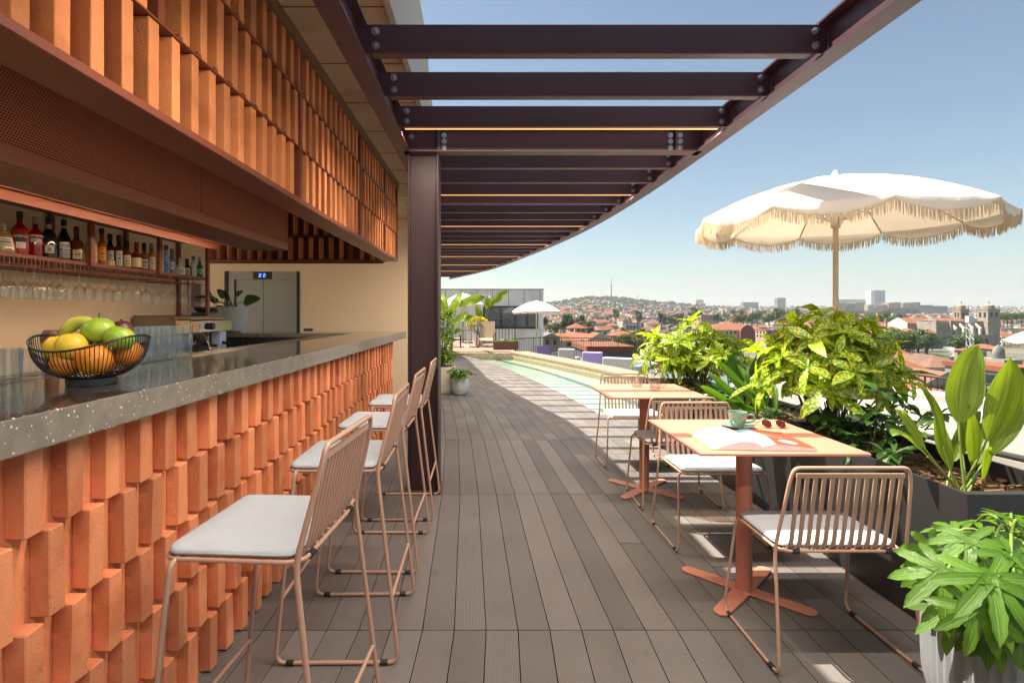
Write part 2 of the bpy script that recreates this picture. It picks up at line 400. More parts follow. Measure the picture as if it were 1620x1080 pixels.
# board offsets continue from joint to joint, starting at the measured joint y = 2.227
x0 = {6: .003}
for k in range(6, len(ANG)): x0[k + 1] = x0[k] + math.tan(R_(ANG[k])) * (JY[k + 1] - JY[k])
for k in (5, 4, 3, 2, 1, 0): x0[k] = x0[k + 1] - math.tan(R_(ANG[k])) * (JY[k + 1] - JY[k])
rd = random.Random(3)
for k in range(len(ANG)):
    ya, yb = JY[k] + .003, JY[k + 1] - .003; sl_ = math.tan(R_(ANG[k]))
    for i in range(-26, 24):
        xa = x0[k] + i * PITCH; xb = xa + sl_ * (yb - ya)
        lim = 1.0 - (8 if k > 6 else 0) * 1
        cuts = [ya, yb]
        smooth_zone = xa > .85 + .2 * rd.random()
        if xa > .78 and k in (5, 6, 7, 8) and rd.random() < .75: cuts = [ya, ya + (yb - ya) * rd.choice((.33, .5, .66)), yb]
        for a, b in zip(cuts, cuts[1:]):
            if len(cuts) > 2: a, b = a + (.003 if a > ya else 0), b - (.003 if b < yb else 0)
            n = 1 if k < 8 else 6
            for q in range(n):
                p0 = a + (b - a) * q / n; p1 = a + (b - a) * (q + 1) / n
                l0 = xa + sl_ * (p0 - ya); l1 = xa + sl_ * (p1 - ya); g = .0022
                e0, e1 = deck_edge(p0), deck_edge(p1); r0, r1 = min(l0 + PITCH - g, e0), min(l1 + PITCH - g, e1)
                if r0 < l0 + g + .004 or r1 < l1 + g + .004: continue
                b0 = mb.pts([V(l0 + g, p0, -.025), V(r0, p0, -.025), V(r1, p1, -.025), V(l1 + g, p1, -.025), V(l0 + g, p0, 0), V(r0, p0, 0), V(r1, p1, 0), V(l1 + g, p1, 0)])
                u = 2 if smooth_zone else 0; w0 = (r0 - l0) / PITCH; w1 = (r1 - l1) / PITCH
                mb.face([b0 + 4, b0 + 5, b0 + 6, b0 + 7], 0, [(u, p0), (u + w0, p0), (u + w1, p1), (u, p1)])
                for qf in ((0, 1, 5, 4), (1, 2, 6, 5), (2, 3, 7, 6), (3, 0, 4, 7)): mb.face([b0 + z for z in qf], 0, [(0, 0), (0, 0), (0, 0), (0, 0)])
deck = mb.build("deck", deck_m); tag(deck, kind="structure")
for k in range(-32, 70):
    y0 = k * .25; y1 = y0 + .25; e0 = min(deck_edge(y0), deck_edge(y1)) if y1 > POOL0 else 2.42
    base.poly([V(-4.5, y0, -.027), V(e0, y0, -.027), V(e0, y1, -.027), V(-4.5, y1, -.027)])
o = base.build("deck_base", deck_dark); tag(o, kind="structure")
# raised platform beyond the pool and the lower terrace to the right
mb = MB(); mb.box(-7, .95, 17.3, 24, -.6, .10); mb.box(-7, 1.25, 16.75, 17.3, -.6, .075)
o = mb.build("sun_platform", M("platform_boards", (.26, .17, .12), .7, 0, .15, 4)); tag(o, kind="structure")
mb = MB(); mb.prism([(2.40, -3), (9.4, -3), (8.7, 10), (8.5, 17.1), (7.3, 21.6), (5.7, 24.7), (4.05, 25.8), (2.40, 25.8)], -.95, -.75)
o = mb.build("lower_terrace", M("terrace_paving", (.13, .155, .17), .95, 0, .1, 2, bmp=.1, bs=20, spec=.05)); tag(o, kind="structure")

# pool
def strip(mb, L, Rr, y0, y1, z, n=40, m=0, dz=None):
    P = [(y0 + (y1 - y0) * i / n) for i in range(n + 1)]
    for a, b in zip(P, P[1:]): mb.poly([V(L(a), a, z), V(Rr(a), a, z), V(Rr(b), b, z), V(L(b), b, z)], m)
def wallc(mb, X, y0, y1, z0, z1, n=40, m=0):
    P = [(y0 + (y1 - y0) * i / n) for i in range(n + 1)]
    for a, b in zip(P, P[1:]): mb.poly([V(X(a), a, z0), V(X(b), b, z0), V(X(b), b, z1), V(X(a), a, z1)], m)
def mosaic():
    m, t, b = newmat("pool_mosaic")
    br = nd(t, "ShaderNodeTexBrick"); br.offset = 0; br.inputs["Scale"].default_value = 1; br.inputs["Brick Width"].default_value = .10; br.inputs["Row Height"].default_value = .10
    br.inputs["Mortar Size"].default_value = .004; br.inputs["Color1"].default_value = (.44, .47, .37, 1); br.inputs["Color2"].default_value = (.36, .45, .38, 1); br.inputs["Mortar"].default_value = (.38, .40, .33, 1)
    t.links.new(objco(t), br.inputs["Vector"]); t.links.new(scale_col(t, br.outputs[0], math_(t, 'MULTIPLY_ADD', noise(t, 2.5, 4, stretch(t, 1, 3, 1)), .5, .75)), b.inputs["Base Color"]); b.inputs["Roughness"].default_value = .4
    return m
pool_m = mosaic()
side_m = M("pool_side_tile", (.32, .25, .17), .5, 0, .25, 12, c2=(.40, .36, .27), c2s=20)
mb = MB(); strip(mb, lambda y: pool_l(y), lambda y: pool_r(y), POOL0, POOL1, -.13)
wallc(mb, lambda y: pool_l(y), POOL0, POOL1, -.30, -.005); wallc(mb, lambda y: pool_r(y), POOL0, POOL1, -.30, .085, m=1)
mb.poly([V(pool_l(POOL1), POOL1, -.3), V(pool_r(POOL1), POOL1, -.3), V(pool_r(POOL1), POOL1, .085), V(pool_l(POOL1), POOL1, .085)], 1)
mb.poly([V(pool_l(POOL0), POOL0, -.3), V(pool_r(POOL0), POOL0, -.3), V(pool_r(POOL0), POOL0, -.005), V(pool_l(POOL0), POOL0, -.005)])
pool = mb.build("swimming_pool", [pool_m, side_m]); tag(pool, kind="structure")
water_m = GLASS("pool_water", (.86, .95, .90), 1.0, .03, .03, bmp=.18)
mb = MB(); strip(mb, lambda y: pool_l(y) + .004, lambda y: pool_r(y) - .004, POOL0 + .004, POOL1 - .004, -.014)
o = mb.build("pool_water", water_m, smooth=30); tag(o, kind="structure")
cop_m = M("coping_stone", (.33, .21, .145), .7, 0, .1, 3, bmp=.1, bs=40)
mb = MB(); n = 30
ys = [POOL0 - .6 + (POOL1 + .3 - POOL0 + .6) * i / n for i in range(n + 1)]
for a, b in zip(ys, ys[1:]):
    pr = lambda y: pool_r(min(max(y, POOL0), 16.9)) - .03
    mb.hexa([V(pr(a), a, .085), V(cop_o(a), a, .085), V(cop_o(b), b, .085), V(pr(b), b, .085), V(pr(a), a, .12), V(cop_o(a), a, .12), V(cop_o(b), b, .12), V(pr(b), b, .12)])
    mb.hexa([V(pr(a) + .04, a, -.75), V(cop_o(a) - .03, a, -.75), V(cop_o(b) - .03, b, -.75), V(pr(b) + .04, b, -.75), V(pr(a) + .04, a, .084), V(cop_o(a) - .03, a, .084), V(cop_o(b) - .03, b, .084), V(pr(b) + .04, b, .084)])
o = mb.build("pool_coping", cop_m); tag(o, kind="structure")

# bar floor behind the counter
mb = MB(); mb.poly([V(-6.5, -3, .004), V(-1.03, -3, .004), V(-1.03, 8.8, .004), V(-6.5, 8.8, .004)])
o = mb.build("bar_floor", M("bar_floor_tile", (.20, .16, .13), .5, 0, .1, 2)); tag(o, kind="structure")

# concrete roof over the bar, its soffit and pale fascia
hot = thing("concrete_roof", "board formed concrete roof slab over the terracotta bar with pale fascia edge", "roof", (0, 0, 0))
mb = MB(); ys = [-4 + .4 * i for i in range(61)]
for a, b in zip(ys, ys[1:]):
    xa, xb = roof_x(a) - .035, roof_x(b) - .035
    mb.hexa([V(-8, a, 2.865), V(xa, a, 2.865), V(xb, b, 2.865), V(-8, b, 2.865), V(-8, a, 3.52), V(xa, a, 3.52), V(xb, b, 3.52), V(-8, b, 3.52)])
mb.build("roof_slab", concrete, hot)
mb = MB()
for a, b in zip(ys, ys[1:]):
    xa, xb = roof_x(a), roof_x(b)
    mb.hexa([V(xa - .033, a, 2.84), V(xa, a, 2.84), V(xb, b, 2.84), V(xb - .033, b, 2.84), V(xa - .033, a, 3.55), V(xa, a, 3.55), V(xb, b, 3.55), V(xb - .033, b, 3.55)])
mb.build("fascia", pale_conc, hot)
mb = MB()
for i in range(24):                                     # board joints of the formwork
    y = -1 + .62 * i; mb.box(-1.05, roof_x(y) - .04, y, y + .006, 2.8615, 2.8645)
mb.build("formwork_joint", M("formwork_joint", (.14, .10, .065), .9), hot)
mb = MB(); mb.box(-1.10, -1.03, -2, 6.42, 2.80, 2.864); mb.build("edge_trim", M("brown_trim", (.20, .11, .055), .6), hot)

# walls
mb = MB(); mb.box(-3.30, -3.05, -3.5, 5.9, .0, 2.864)
o = mb.build("bar_back_wall", cream); tag(o, "cream rendered wall behind the bottle shelf", "wall")
lw = thing("lift_lobby_wall", "cream rendered wall around the steel lift doors at the end of the bar", "wall", (0, 8.8, 0))
mb = MB(); DX0, DX1, DZ = -4.27, -3.04, 2.0
mb.box(-7, DX0, 0, .25, 0, 2.864); mb.box(DX1, -1.0, 0, .25, 0, 2.864); mb.box(DX0, DX1, 0, .25, DZ, 2.864)
mb.build("rendered_wall", cream, lw)
mb = MB(); yy = [9.05 + .5 * i for i in range(24)]
for a, b in zip(yy, yy[1:]):
    f = lambda y: gi(y) - .55
    mb.hexa([V(f(a) - .25, a, 0), V(f(a), a, 0), V(f(b), b, 0), V(f(b) - .25, b, 0), V(f(a) - .25, a, 2.864), V(f(a), a, 2.864), V(f(b), b, 2.864), V(f(b) - .25, b, 2.864)])
o = mb.build("side_wall", cream); tag(o, "curving cream wall running on behind the plum steel column", "wall")
# lift
lf = thing("lift", "stainless steel lift doors with blue lit floor display above", "lift", (DX0, 8.8, 0))
W = DX1 - DX0
for x_ in (0, W - .05): mb = MB(); mb.box(x_, x_ + .05, -.012, .08, 0, DZ); mb.build("dark_jamb", black_m, lf)
mb = MB(); mb.box(.05, .15, .01, .10, 0, DZ); mb.box(W - .15, W - .05, .01, .10, 0, DZ); mb.box(.15, W - .15, .01, .10, DZ - .13, DZ); mb.build("steel_surround", stainless, lf)
for k in range(2):
    mb = MB(); a = .153 + k * (W - .306) / 2; mb.box(a + .002, a + (W - .306) / 2 - .002, .05, .10, 0, DZ - .133); mb.build("door_panel", stainless, lf, bevel=.003)
mb = MB(); mb.box(W / 2 - .15, W / 2 + .15, -.004, .009, DZ - .125, DZ - .005); dp = mb.build("floor_display", black_m, lf)
blue_em = M("blue_display", (.1, .2, 1), .5, 0, 0, emit=(.12, .22, 1.0), es=1.2)
for cx in (-.035, .035):
    mb = MB()
    for (x, z, ww, hh) in ((0, .024, .034, .009), (0, 0, .034, .008), (0, -.024, .034, .009), (.014, .012, .008, .022), (-.014, -.012, .008, .022)):
        mb.box(W / 2 + cx + x - ww / 2, W / 2 + cx + x + ww / 2, -.008, -.0045, DZ - .065 + z - hh / 2, DZ - .065 + z + hh / 2)
    mb.build("lit_digit", blue_em, dp)
so_ = thing("wall_socket", "small dark double socket on the cream wall right of the lift", "socket", (-2.90, 8.797, 1.03))
mb = MB(); mb.box(-.075, .075, -.012, 0, -.04, .04); mb.build("plate", dark_stain, so_, bevel=.004)
for sx in (-.035, .035):
    mb = MB(); mb.lathe([(.024, 0), (.024, .006)], 14, (sx, -.018, 0), 0, mat=Matrix.Rotation(R_(90), 4, 'X')); mb.build("outlet", black_m, so_)

# ================================================================ pergola
pg = thing("pergola", "curved plum steel pergola with bolted cross beams and warm light strips on one column", "pergola", (0, 0, 0))
Z0, Z1 = 2.475, 2.645
def girder(name, X, y0, y1, par, step_=.4):
    mb = MB(); n = int((y1 - y0) / step_); P = [y0 + (y1 - y0) * i / n for i in range(n + 1)]
    def bar(dx0, dx1, z0, z1):
        for a, b in zip(P, P[1:]):
            mb.hexa([V(X(a) + dx0, a, z0), V(X(a) + dx1, a, z0), V(X(b) + dx1, b, z0), V(X(b) + dx0, b, z0), V(X(a) + dx0, a, z1), V(X(a) + dx1, a, z1), V(X(b) + dx1, b, z1), V(X(b) + dx0, b, z1)])
    bar(-.05, .05, Z0, Z0 + .010); bar(-.05, .05, Z1 - .010, Z1); bar(-.004, .004, Z0 + .0102, Z1 - .0102)
    return mb.build(name, steel, par)
girder("outer_girder", gc, -1.6, 18.2, pg); girder("inner_girder", gi, -1.6, 18.2, pg)
bolt_mb = MB()
bolt_mb.lathe([(.019, 0), (.019, .004)], 14, mat=Matrix.Rotation(R_(90), 4, 'X')); bolt_mb.lathe([(.0125, .004), (.0125, .015)], 6, mat=Matrix.Rotation(R_(90), 4, 'X')); bolt_mb.lathe([(.007, .015), (.007, .024)], 8, mat=Matrix.Rotation(R_(90), 4, 'X'))
bproto = bolt_mb.build("bolt", bolt_m, None, smooth=35); bmesh_ = bproto.data; bpy.data.objects.remove(bproto)
def bolt(par, x, y, z):
    o = bpy.data.objects.new("bolt", bmesh_); COL.objects.link(o); o.parent = par; o.location = (x, y, z)
k = -8
while True:
    y = 2.458 + .483 * k
    if y > 17.9: break
    if k == 3:                                         # the deep main beam that the column carries
        y = 3.91; xa, xb = gi(y) + .006, gc(y) - .006
        mb = MB(); mb.box(xa, xb, y - .05, y + .05, Z0, Z0 + .010); mb.box(xa, xb, y - .05, y + .05, Z1 - .01, Z1); mb.box(xa, xb, y - .004, y + .004, Z0 + .0102, Z1 - .0102)
        mb.box(-.345, -.325, y - .05, y + .05, Z0 + .011, Z1 - .011); mb.box(xb - .19, xb - .176, y - .048, y + .048, Z0 + .011, Z1 - .011)
        bm_ = mb.build("main_beam", steel, pg)
        for z in (Z0 + .04, Z0 + .085, Z0 + .13):
            bolt(bm_, -.30, y - .005, z); bolt(bm_, xb - .215, y - .005, z); bolt(bm_, xb - .145, y - .005, z)
        bolt(bm_, xa + .05, y - .005, Z0 + .12)
    else:
        xa, xb = gi(y) + .006, gc(y) - .006; h0, h1 = 2.50, 2.632
        mb = MB(); mb.box(xa, xb, y, y + .006, h0, h1); mb.box(xa + .06, xb - .06, y + .0062, y + .058, h0, h0 + .008); mb.box(xa + .06, xb - .06, y + .0062, y + .058, h1 - .008, h1)
        b_ = mb.build("cross_beam", steel, pg, bevel=.002, seg=1)
        if -1 < y < 7:
            for x in (xa + .085, xb - .06):
                bolt(b_, x, y, h0 + .034); bolt(b_, x, y, h0 + .100)
        if k in (-6, -2, 2, 6, 10, 14, 18, 22, 26):
            mb = MB(); mb.box(xa + .07, xb - .07, y + .030, y + .040, h0 - .0055, h0 - .0008); mb.build("strip_edge", led_edge, b_)
            mb = MB(); mb.box(xa + .07, xb - .07, y + .062, y + .080, h0 + .022, h0 + .027); mb.m[0] = 1; mb.build("fill_strip", [steel, fill_m], b_)  # added fill lamp hidden in the channel; only the edge strip shows
    k += 1
mb = MB(); cx, cy, hw = -.454, 4.02, .112
mb.box(cx - hw, cx - hw + .014, cy - .11, cy + .11, .015, Z0 - .002); mb.box(cx + hw - .014, cx + hw, cy - .11, cy + .11, .015, Z0 - .002); mb.box(cx - hw + .0142, cx + hw - .0142, cy - .075, cy - .066, .015, Z0 - .002)
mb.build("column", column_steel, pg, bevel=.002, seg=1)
mb = MB(); mb.box(cx - .13, cx + .13, cy - .13, cy + .13, .002, .0145); mb.build("base_plate", steel, pg)
# ================================================================ the bar
bar = thing("bar_counter", "long bar with terrazzo top and front of staggered terracotta blocks", "bar counter", (0, 0, 0))
def slab(name, x0, x1, y0, y1, z0, z1, par, mt=None, me_=None, bev=.004):
    mb = MB(); P = [V(x0, y0, z0), V(x1, y0, z0), V(x1, y1, z0), V(x0, y1, z0), V(x0, y0, z1), V(x1, y0, z1), V(x1, y1, z1), V(x0, y1, z1)]
    b = mb.pts(P)
    for i, q in enumerate(((3, 2, 1, 0), (4, 5, 6, 7), (0, 1, 5, 4), (1, 2, 6, 5), (2, 3, 7, 6), (3, 0, 4, 7))): mb.face([b + j for j in q], 1 if i == 1 else 0)
    return mb.build(name, [me_ or terr_edge, mt or terr_top], par, bevel=bev)
slab("countertop", -1.42, -.95, -1.6, 6.41, 1.02, 1.10, bar)
slab("return_top", -3.28, -1.422, 5.78, 6.41, 1.055, 1.10, bar)
mb = MB(); mb.box(-1.30, -1.045, -1.6, 5.86, 0, 1.0195); mb.build("block_backing", brick_m, bar)
mb = MB(); mb.box(-1.60, -1.421, -1.6, 5.3, 1.085, 1.098); mb.build("drip_ledge", stainless, bar, bevel=.002)
mb = MB(); mb.box(-1.62, -1.302, -1.6, 5.7, .05, 1.018); mb.build("inner_carcass", dark_stain, bar)
mb = MB()
rb = random.Random(11)
for r in range(5):
    z1 = 1.0185 - r * .2035; z0 = z1 - .200
    if r == 4: z0 = .006
    off = .066 if r % 2 else 0
    for k in range(-18, 40):
        ye = 1.212 + .132 * k + off + rb.uniform(-.004, .004)
        if ye > 5.86 or ye < -1.5: continue
        j = lambda s=.0026: rb.uniform(-s, s)
        xf = -1.0 + rb.uniform(-.004, .003); tw = rb.uniform(-.003, .003)
        y0, y1 = ye - .051, ye
        P = [V(-1.046, y0 + j(), z0), V(xf + j(), y0 + tw + j(), z0 + j()), V(xf + j(), y1 + tw + j(), z0 + j()), V(-1.046, y1 + j(), z0),
             V(-1.046, y0 + j(), z1), V(xf + j(), y0 + tw + j(), z1 + j()), V(xf + j(), y1 + tw + j(), z1 + j()), V(-1.046, y1 + j(), z1)]
        mb.hexa(P)
mb.build("terracotta_blocks", brick_m, bar, bevel=.0032, seg=1)
for k in range(3):
    mb = MB(); x0 = -3.2 + k * .6; mb.box(x0 + .004, x0 + .592, 5.80, 5.82, .12, 1.052); f = mb.build("fridge_door", dark_stain, bar, bevel=.003)
    mb = MB(); mb.tube([(x0 + .06, 5.785, .5), (x0 + .06, 5.785, .9)], .008, 8); mb.build("handle", stainless, f)
mb = MB(); mb.box(-3.22, -1.45, 5.822, 6.39, .02, 1.053); mb.build("return_carcass", dark_stain, bar)

bb = thing("back_counter", "low stainless back counter under the bottle shelf carrying the coffee machine", "counter", (0, 0, 0))
slab("worktop", -3.046, -2.36, -1.5, 5.7, .88, .92, bb, stainless, stainless, .003)
mb = MB(); mb.box(-3.04, -2.40, -1.5, 5.68, .01, .879); mb.build("carcass", dark_stain, bb)

# ---- upper brise-soleil of terracotta blades
bs = thing("brick_screen", "hanging screen of three rows of upright terracotta blades over the bar", "brick screen", (0, 0, 0))
ZR = [1.9375, 2.2475, 2.5575]; PB = .1225
mb = MB(); sh = MB(); rb = random.Random(5)
for r in range(3):
    z0 = ZR[r]; z1 = z0 + .302
    for k in range(-16, 44):
        ye = 1.237 + PB * k + (PB / 2 if r % 2 else 0)
        if ye > 6.36: continue
        skip = (r >= 1 and k in (4,)) or (r == 0 and k in (15,)) or (k in (27, 36))
        if skip: continue
        j = lambda s=.0016: rb.uniform(-s, s)
        y0 = ye - .050; tw = rb.uniform(-.003, .003)
        P = [V(-1.15, y0 + j(), z0), V(-1.05 + j(), y0 + tw + j(), z0), V(-1.05 + j(), ye + tw + j(), z0), V(-1.15, ye + j(), z0)]
        mb.hexa(P + [p + V(j(), j(), z1 - z0) for p in P])
        sh.box(-1.12, -1.046, y0 - .030, y0 - .004, z0 + .0005, z0 + .014)
mb.build("terracotta_blades", blade_m, bs, bevel=.0035, seg=2)
for r in range(1, 3): sh.box(-1.16, -1.043, -.9, 6.38, ZR[r] - .0065, ZR[r] - .0005)
sh.build("shelf_rails", red_steel, bs)
mb = MB(); mb.box(-1.20, -1.043, -.9, 6.385, 1.928, 1.9365); mb.box(-1.0428, -1.036, -.9, 6.385, 1.928, 1.955); mb.box(-1.20, -1.043, 6.386, 6.392, 1.928, 2.864)
mb.build("bottom_channel", red_steel, bs, bevel=.0015, seg=1)
for k, r0 in ((4, 1), (15, 0), (27, 0), (36, 0)):
    mb = MB(); ye = 1.237 + PB * k + (.03 if r0 else 0); mb.box(-1.13, -1.048, ye - .036, ye, ZR[r0], 2.862); mb.build("steel_post", red_steel, bs)
mb = MB(); mb.box(-1.225, -1.21, -.9, 6.38, 1.94, 2.86); mb.build("rear_panel", M("screen_rear_panel", (.16, .06, .028), .8), bs)

rs = thing("rear_brick_screen", "short terracotta blade screen hanging across the back of the bar before the lift", "brick screen", (0, 6.44, 0))
mb = MB(); sh = MB()
for r in range(3):
    for k in range(19):
        x = -3.34 + PB * k + (PB / 2 if r % 2 else 0)
        if x > -1.27: continue
        if k % 8 == 6: sh.box(x - .01, x + .045, -.02, .05, ZR[r], ZR[r] + .303); continue
        mb.lathe([(.029, ZR[r]), (.029, ZR[r] + .28)], 12, (x + .02, .02, 0))
mb.build("terracotta_blades", blade_m, rs, smooth=40)
for r in range(3): sh.box(-3.40, -1.215, -.03, .09, ZR[r] - .009, ZR[r] - .001)
sh.box(-3.40, -1.215, -.036, -.0302, 1.905, 1.955)
sh.build("shelf_rails", red_steel, rs)
mb = MB(); mb.box(-3.40, -1.215, .091, .10, 1.93, 2.86); mb.build("rear_panel", red_steel, rs)

# ---- extractor hood of perforated steel
hd = thing("extractor_hood", "rust red steel hood with perforated front panels above the bottle shelf", "hood", (0, 0, 0))
HX, HZ0, HZ1 = -1.70, 1.854, 2.74
pan = [(-1.0, 1.55), (1.55, 3.245), (3.245, 4.62)]
mb = MB()
for a, b in pan:
    mb.box(HX - .02, HX, a + .001, a + .022, HZ0 + .062, HZ1); mb.box(HX - .02, HX, b - .022, b - .001, HZ0 + .062, HZ1)
    mb.box(HX - .02, HX + .001, a + .001, b - .001, HZ0, HZ0 + .061)
mb.build("frame", M("hood_frame_sheen", (.42, .15, .09), .4, 0, .06, 3), hd, bevel=.0015, seg=1)  # red steel lightened, the frame's sheen put into the colour
for a, b in pan:
    mb = MB(); mb.poly([V(HX - .008, a + .02, HZ0 + .06), V(HX - .008, b - .02, HZ0 + .06), V(HX - .008, b - .02, HZ1), V(HX - .008, a + .02, HZ1)]); mb.build("perforated_panel", perf_m, hd)
mb = MB(); mb.poly([V(HX - .021, -1, HZ0 + .001), V(-2.06, -1, HZ0 + .001), V(-2.06, 4.62, HZ0 + .001), V(HX - .021, 4.62, HZ0 + .001)]); mb.build("underside", red_steel, hd)
mb = MB(); mb.box(-2.30, -2.06, -1, 4.62, HZ0 + .06, HZ0 + .075); mb.box(-2.064, -2.06, -1, 4.62, HZ0 + .002, HZ0 + .0595); mb.box(-2.31, -2.301, -1, 4.62, HZ0 + .0, HZ1)
mb.box(HX - .60, HX - .021, 4.600, 4.618, HZ0 + .062, HZ1)
for k in range(2): mb.box(-2.13 - .06 * k, -2.115 - .06 * k, -1, 4.6, HZ0 + .03, HZ0 + .0595)
mb.build("rear_casing", red_steel, hd)
mb = MB(); mb.box(-2.085, -2.078, -.9, 4.6, HZ0 + .008, HZ0 + .012); mb.build("fill_strip", fill_soft, hd)  # strip added as fill for the bottles and back wall
mb = MB(); mb.box(-1.88, -1.86, -.9, 4.58, HZ0 + .1, HZ1); mb.build("inner_baffle", M("hood_interior", (.06, .02, .012), .7), hd)

# ---- bottle shelf
bsf = thing("bottle_shelf", "rust red steel shelf frame with hanging glass rack on the cream wall", "shelf", (0, 0, 0))
mb = MB(); mb.box(-3.045, -2.752, 1.4, 5.30, 1.640, 1.665); mb.build("shelf_board", red_steel, bsf, bevel=.002)
mb = MB(); mb.box(-3.045, -2.752, 1.4, 5.30, 2.004, 2.016); mb.box(-2.772, -2.732, 1.4, 5.32, 2.0162, 2.046); mb.build("top_board", red_steel, bsf)
PY = [2.17, 2.95, 3.73, 4.51, 5.29]
for y in PY:
    low = .921 if y > 5 else 1.640
    mb = MB(); mb.box(-2.751, -2.722, y - .019, y + .019, low, 2.0155); mb.build("front_post", red_steel, bsf, bevel=.002, seg=1)
    mb = MB(); mb.box(-3.044, -3.015, y + .001, y + .036, low if y > 5 else 1.6655, 2.0035); mb.build("rear_post", red_steel, bsf, bevel=.002, seg=1)
mb = MB()
us_f = [-32, -16, 0, 8, 21, 35, 48, 58, 69, 82, 93, 108, 121, 135, 152, 166, 181, 196, 211, 227, 252, 268, 290]
GY = [2.84 * 850 / (768 - u) for u in us_f]
for y in GY:
    for s in (-.017, .017): mb.tube([(-2.735, y + s, 1.588), (-3.04, y + s, 1.588)], .0035, 6); mb.tube([(-2.745, y + s, 1.588), (-2.745, y + s, 1.641)], .0035, 6)
mb.tube([(-2.735, 1.5, 1.588), (-2.735, 5.26, 1.588)], .0035, 6)
mb.build("glass_rack", red_steel, bsf, smooth=50)
wg = [(.036, 0), (.034, .003), (.006, .008), (.0042, .03), (.0042, .082), (.012, .094), (.030, .112), (.0385, .135), (.0385, .155), (.034, .20)]
prof = [(r, -z) for r, z in wg]
mb = MB(); mb.lathe(prof, 20, cap1=False); gl0 = mb.build("wine_glass", glass_c, None, smooth=60)
first = True; rb = random.Random(4); n = 0
for i, y in enumerate(GY):
    for row, x in enumerate((-2.82, -2.955)):
        if row == 1 and (i % 3 == 1): continue
        o = gl0 if first else gl0.copy()
        if not first: COL.objects.link(o)
        first = False; o.location = (x + rb.uniform(-.006, .006), y, 1.6005); o.scale = (1, 1, rb.choice((1, 1, 1, .9)))
        tag(o, "clear wine glass hanging upside down in the %s row below the bottle shelf" % ("front" if row == 0 else "rear"), "wine glass", "wine glasses hanging in the %s row" % ("front" if row == 0 else "rear"))

# ---- bottles
def liq(name, c, rough=.08):
    m, t, b = newmat(name); b.inputs["Base Color"].default_value = (*c, 1); b.inputs["Roughness"].default_value = rough
    b.inputs["Specular IOR Level"].default_value = .6; b.inputs["Coat Weight"].default_value = .6; b.inputs["Coat Roughness"].default_value = .03
    return m
def plain(name, c, r=.5, metal=0): return M(name, c, r, metal, 0)
def text_mesh(s, size, depth=.0006):
    cu = bpy.data.curves.new("lettering", 'FONT'); cu.body = s; cu.size = size; cu.extrude = depth; cu.align_x = 'CENTER'; cu.align_y = 'CENTER'
    o = bpy.data.objects.new("lettering", cu); COL.objects.link(o); bpy.context.view_layer.update()
    me = bpy.data.meshes.new_from_object(o.evaluated_get(bpy.context.evaluated_depsgraph_get())); bpy.data.objects.remove(o); return me
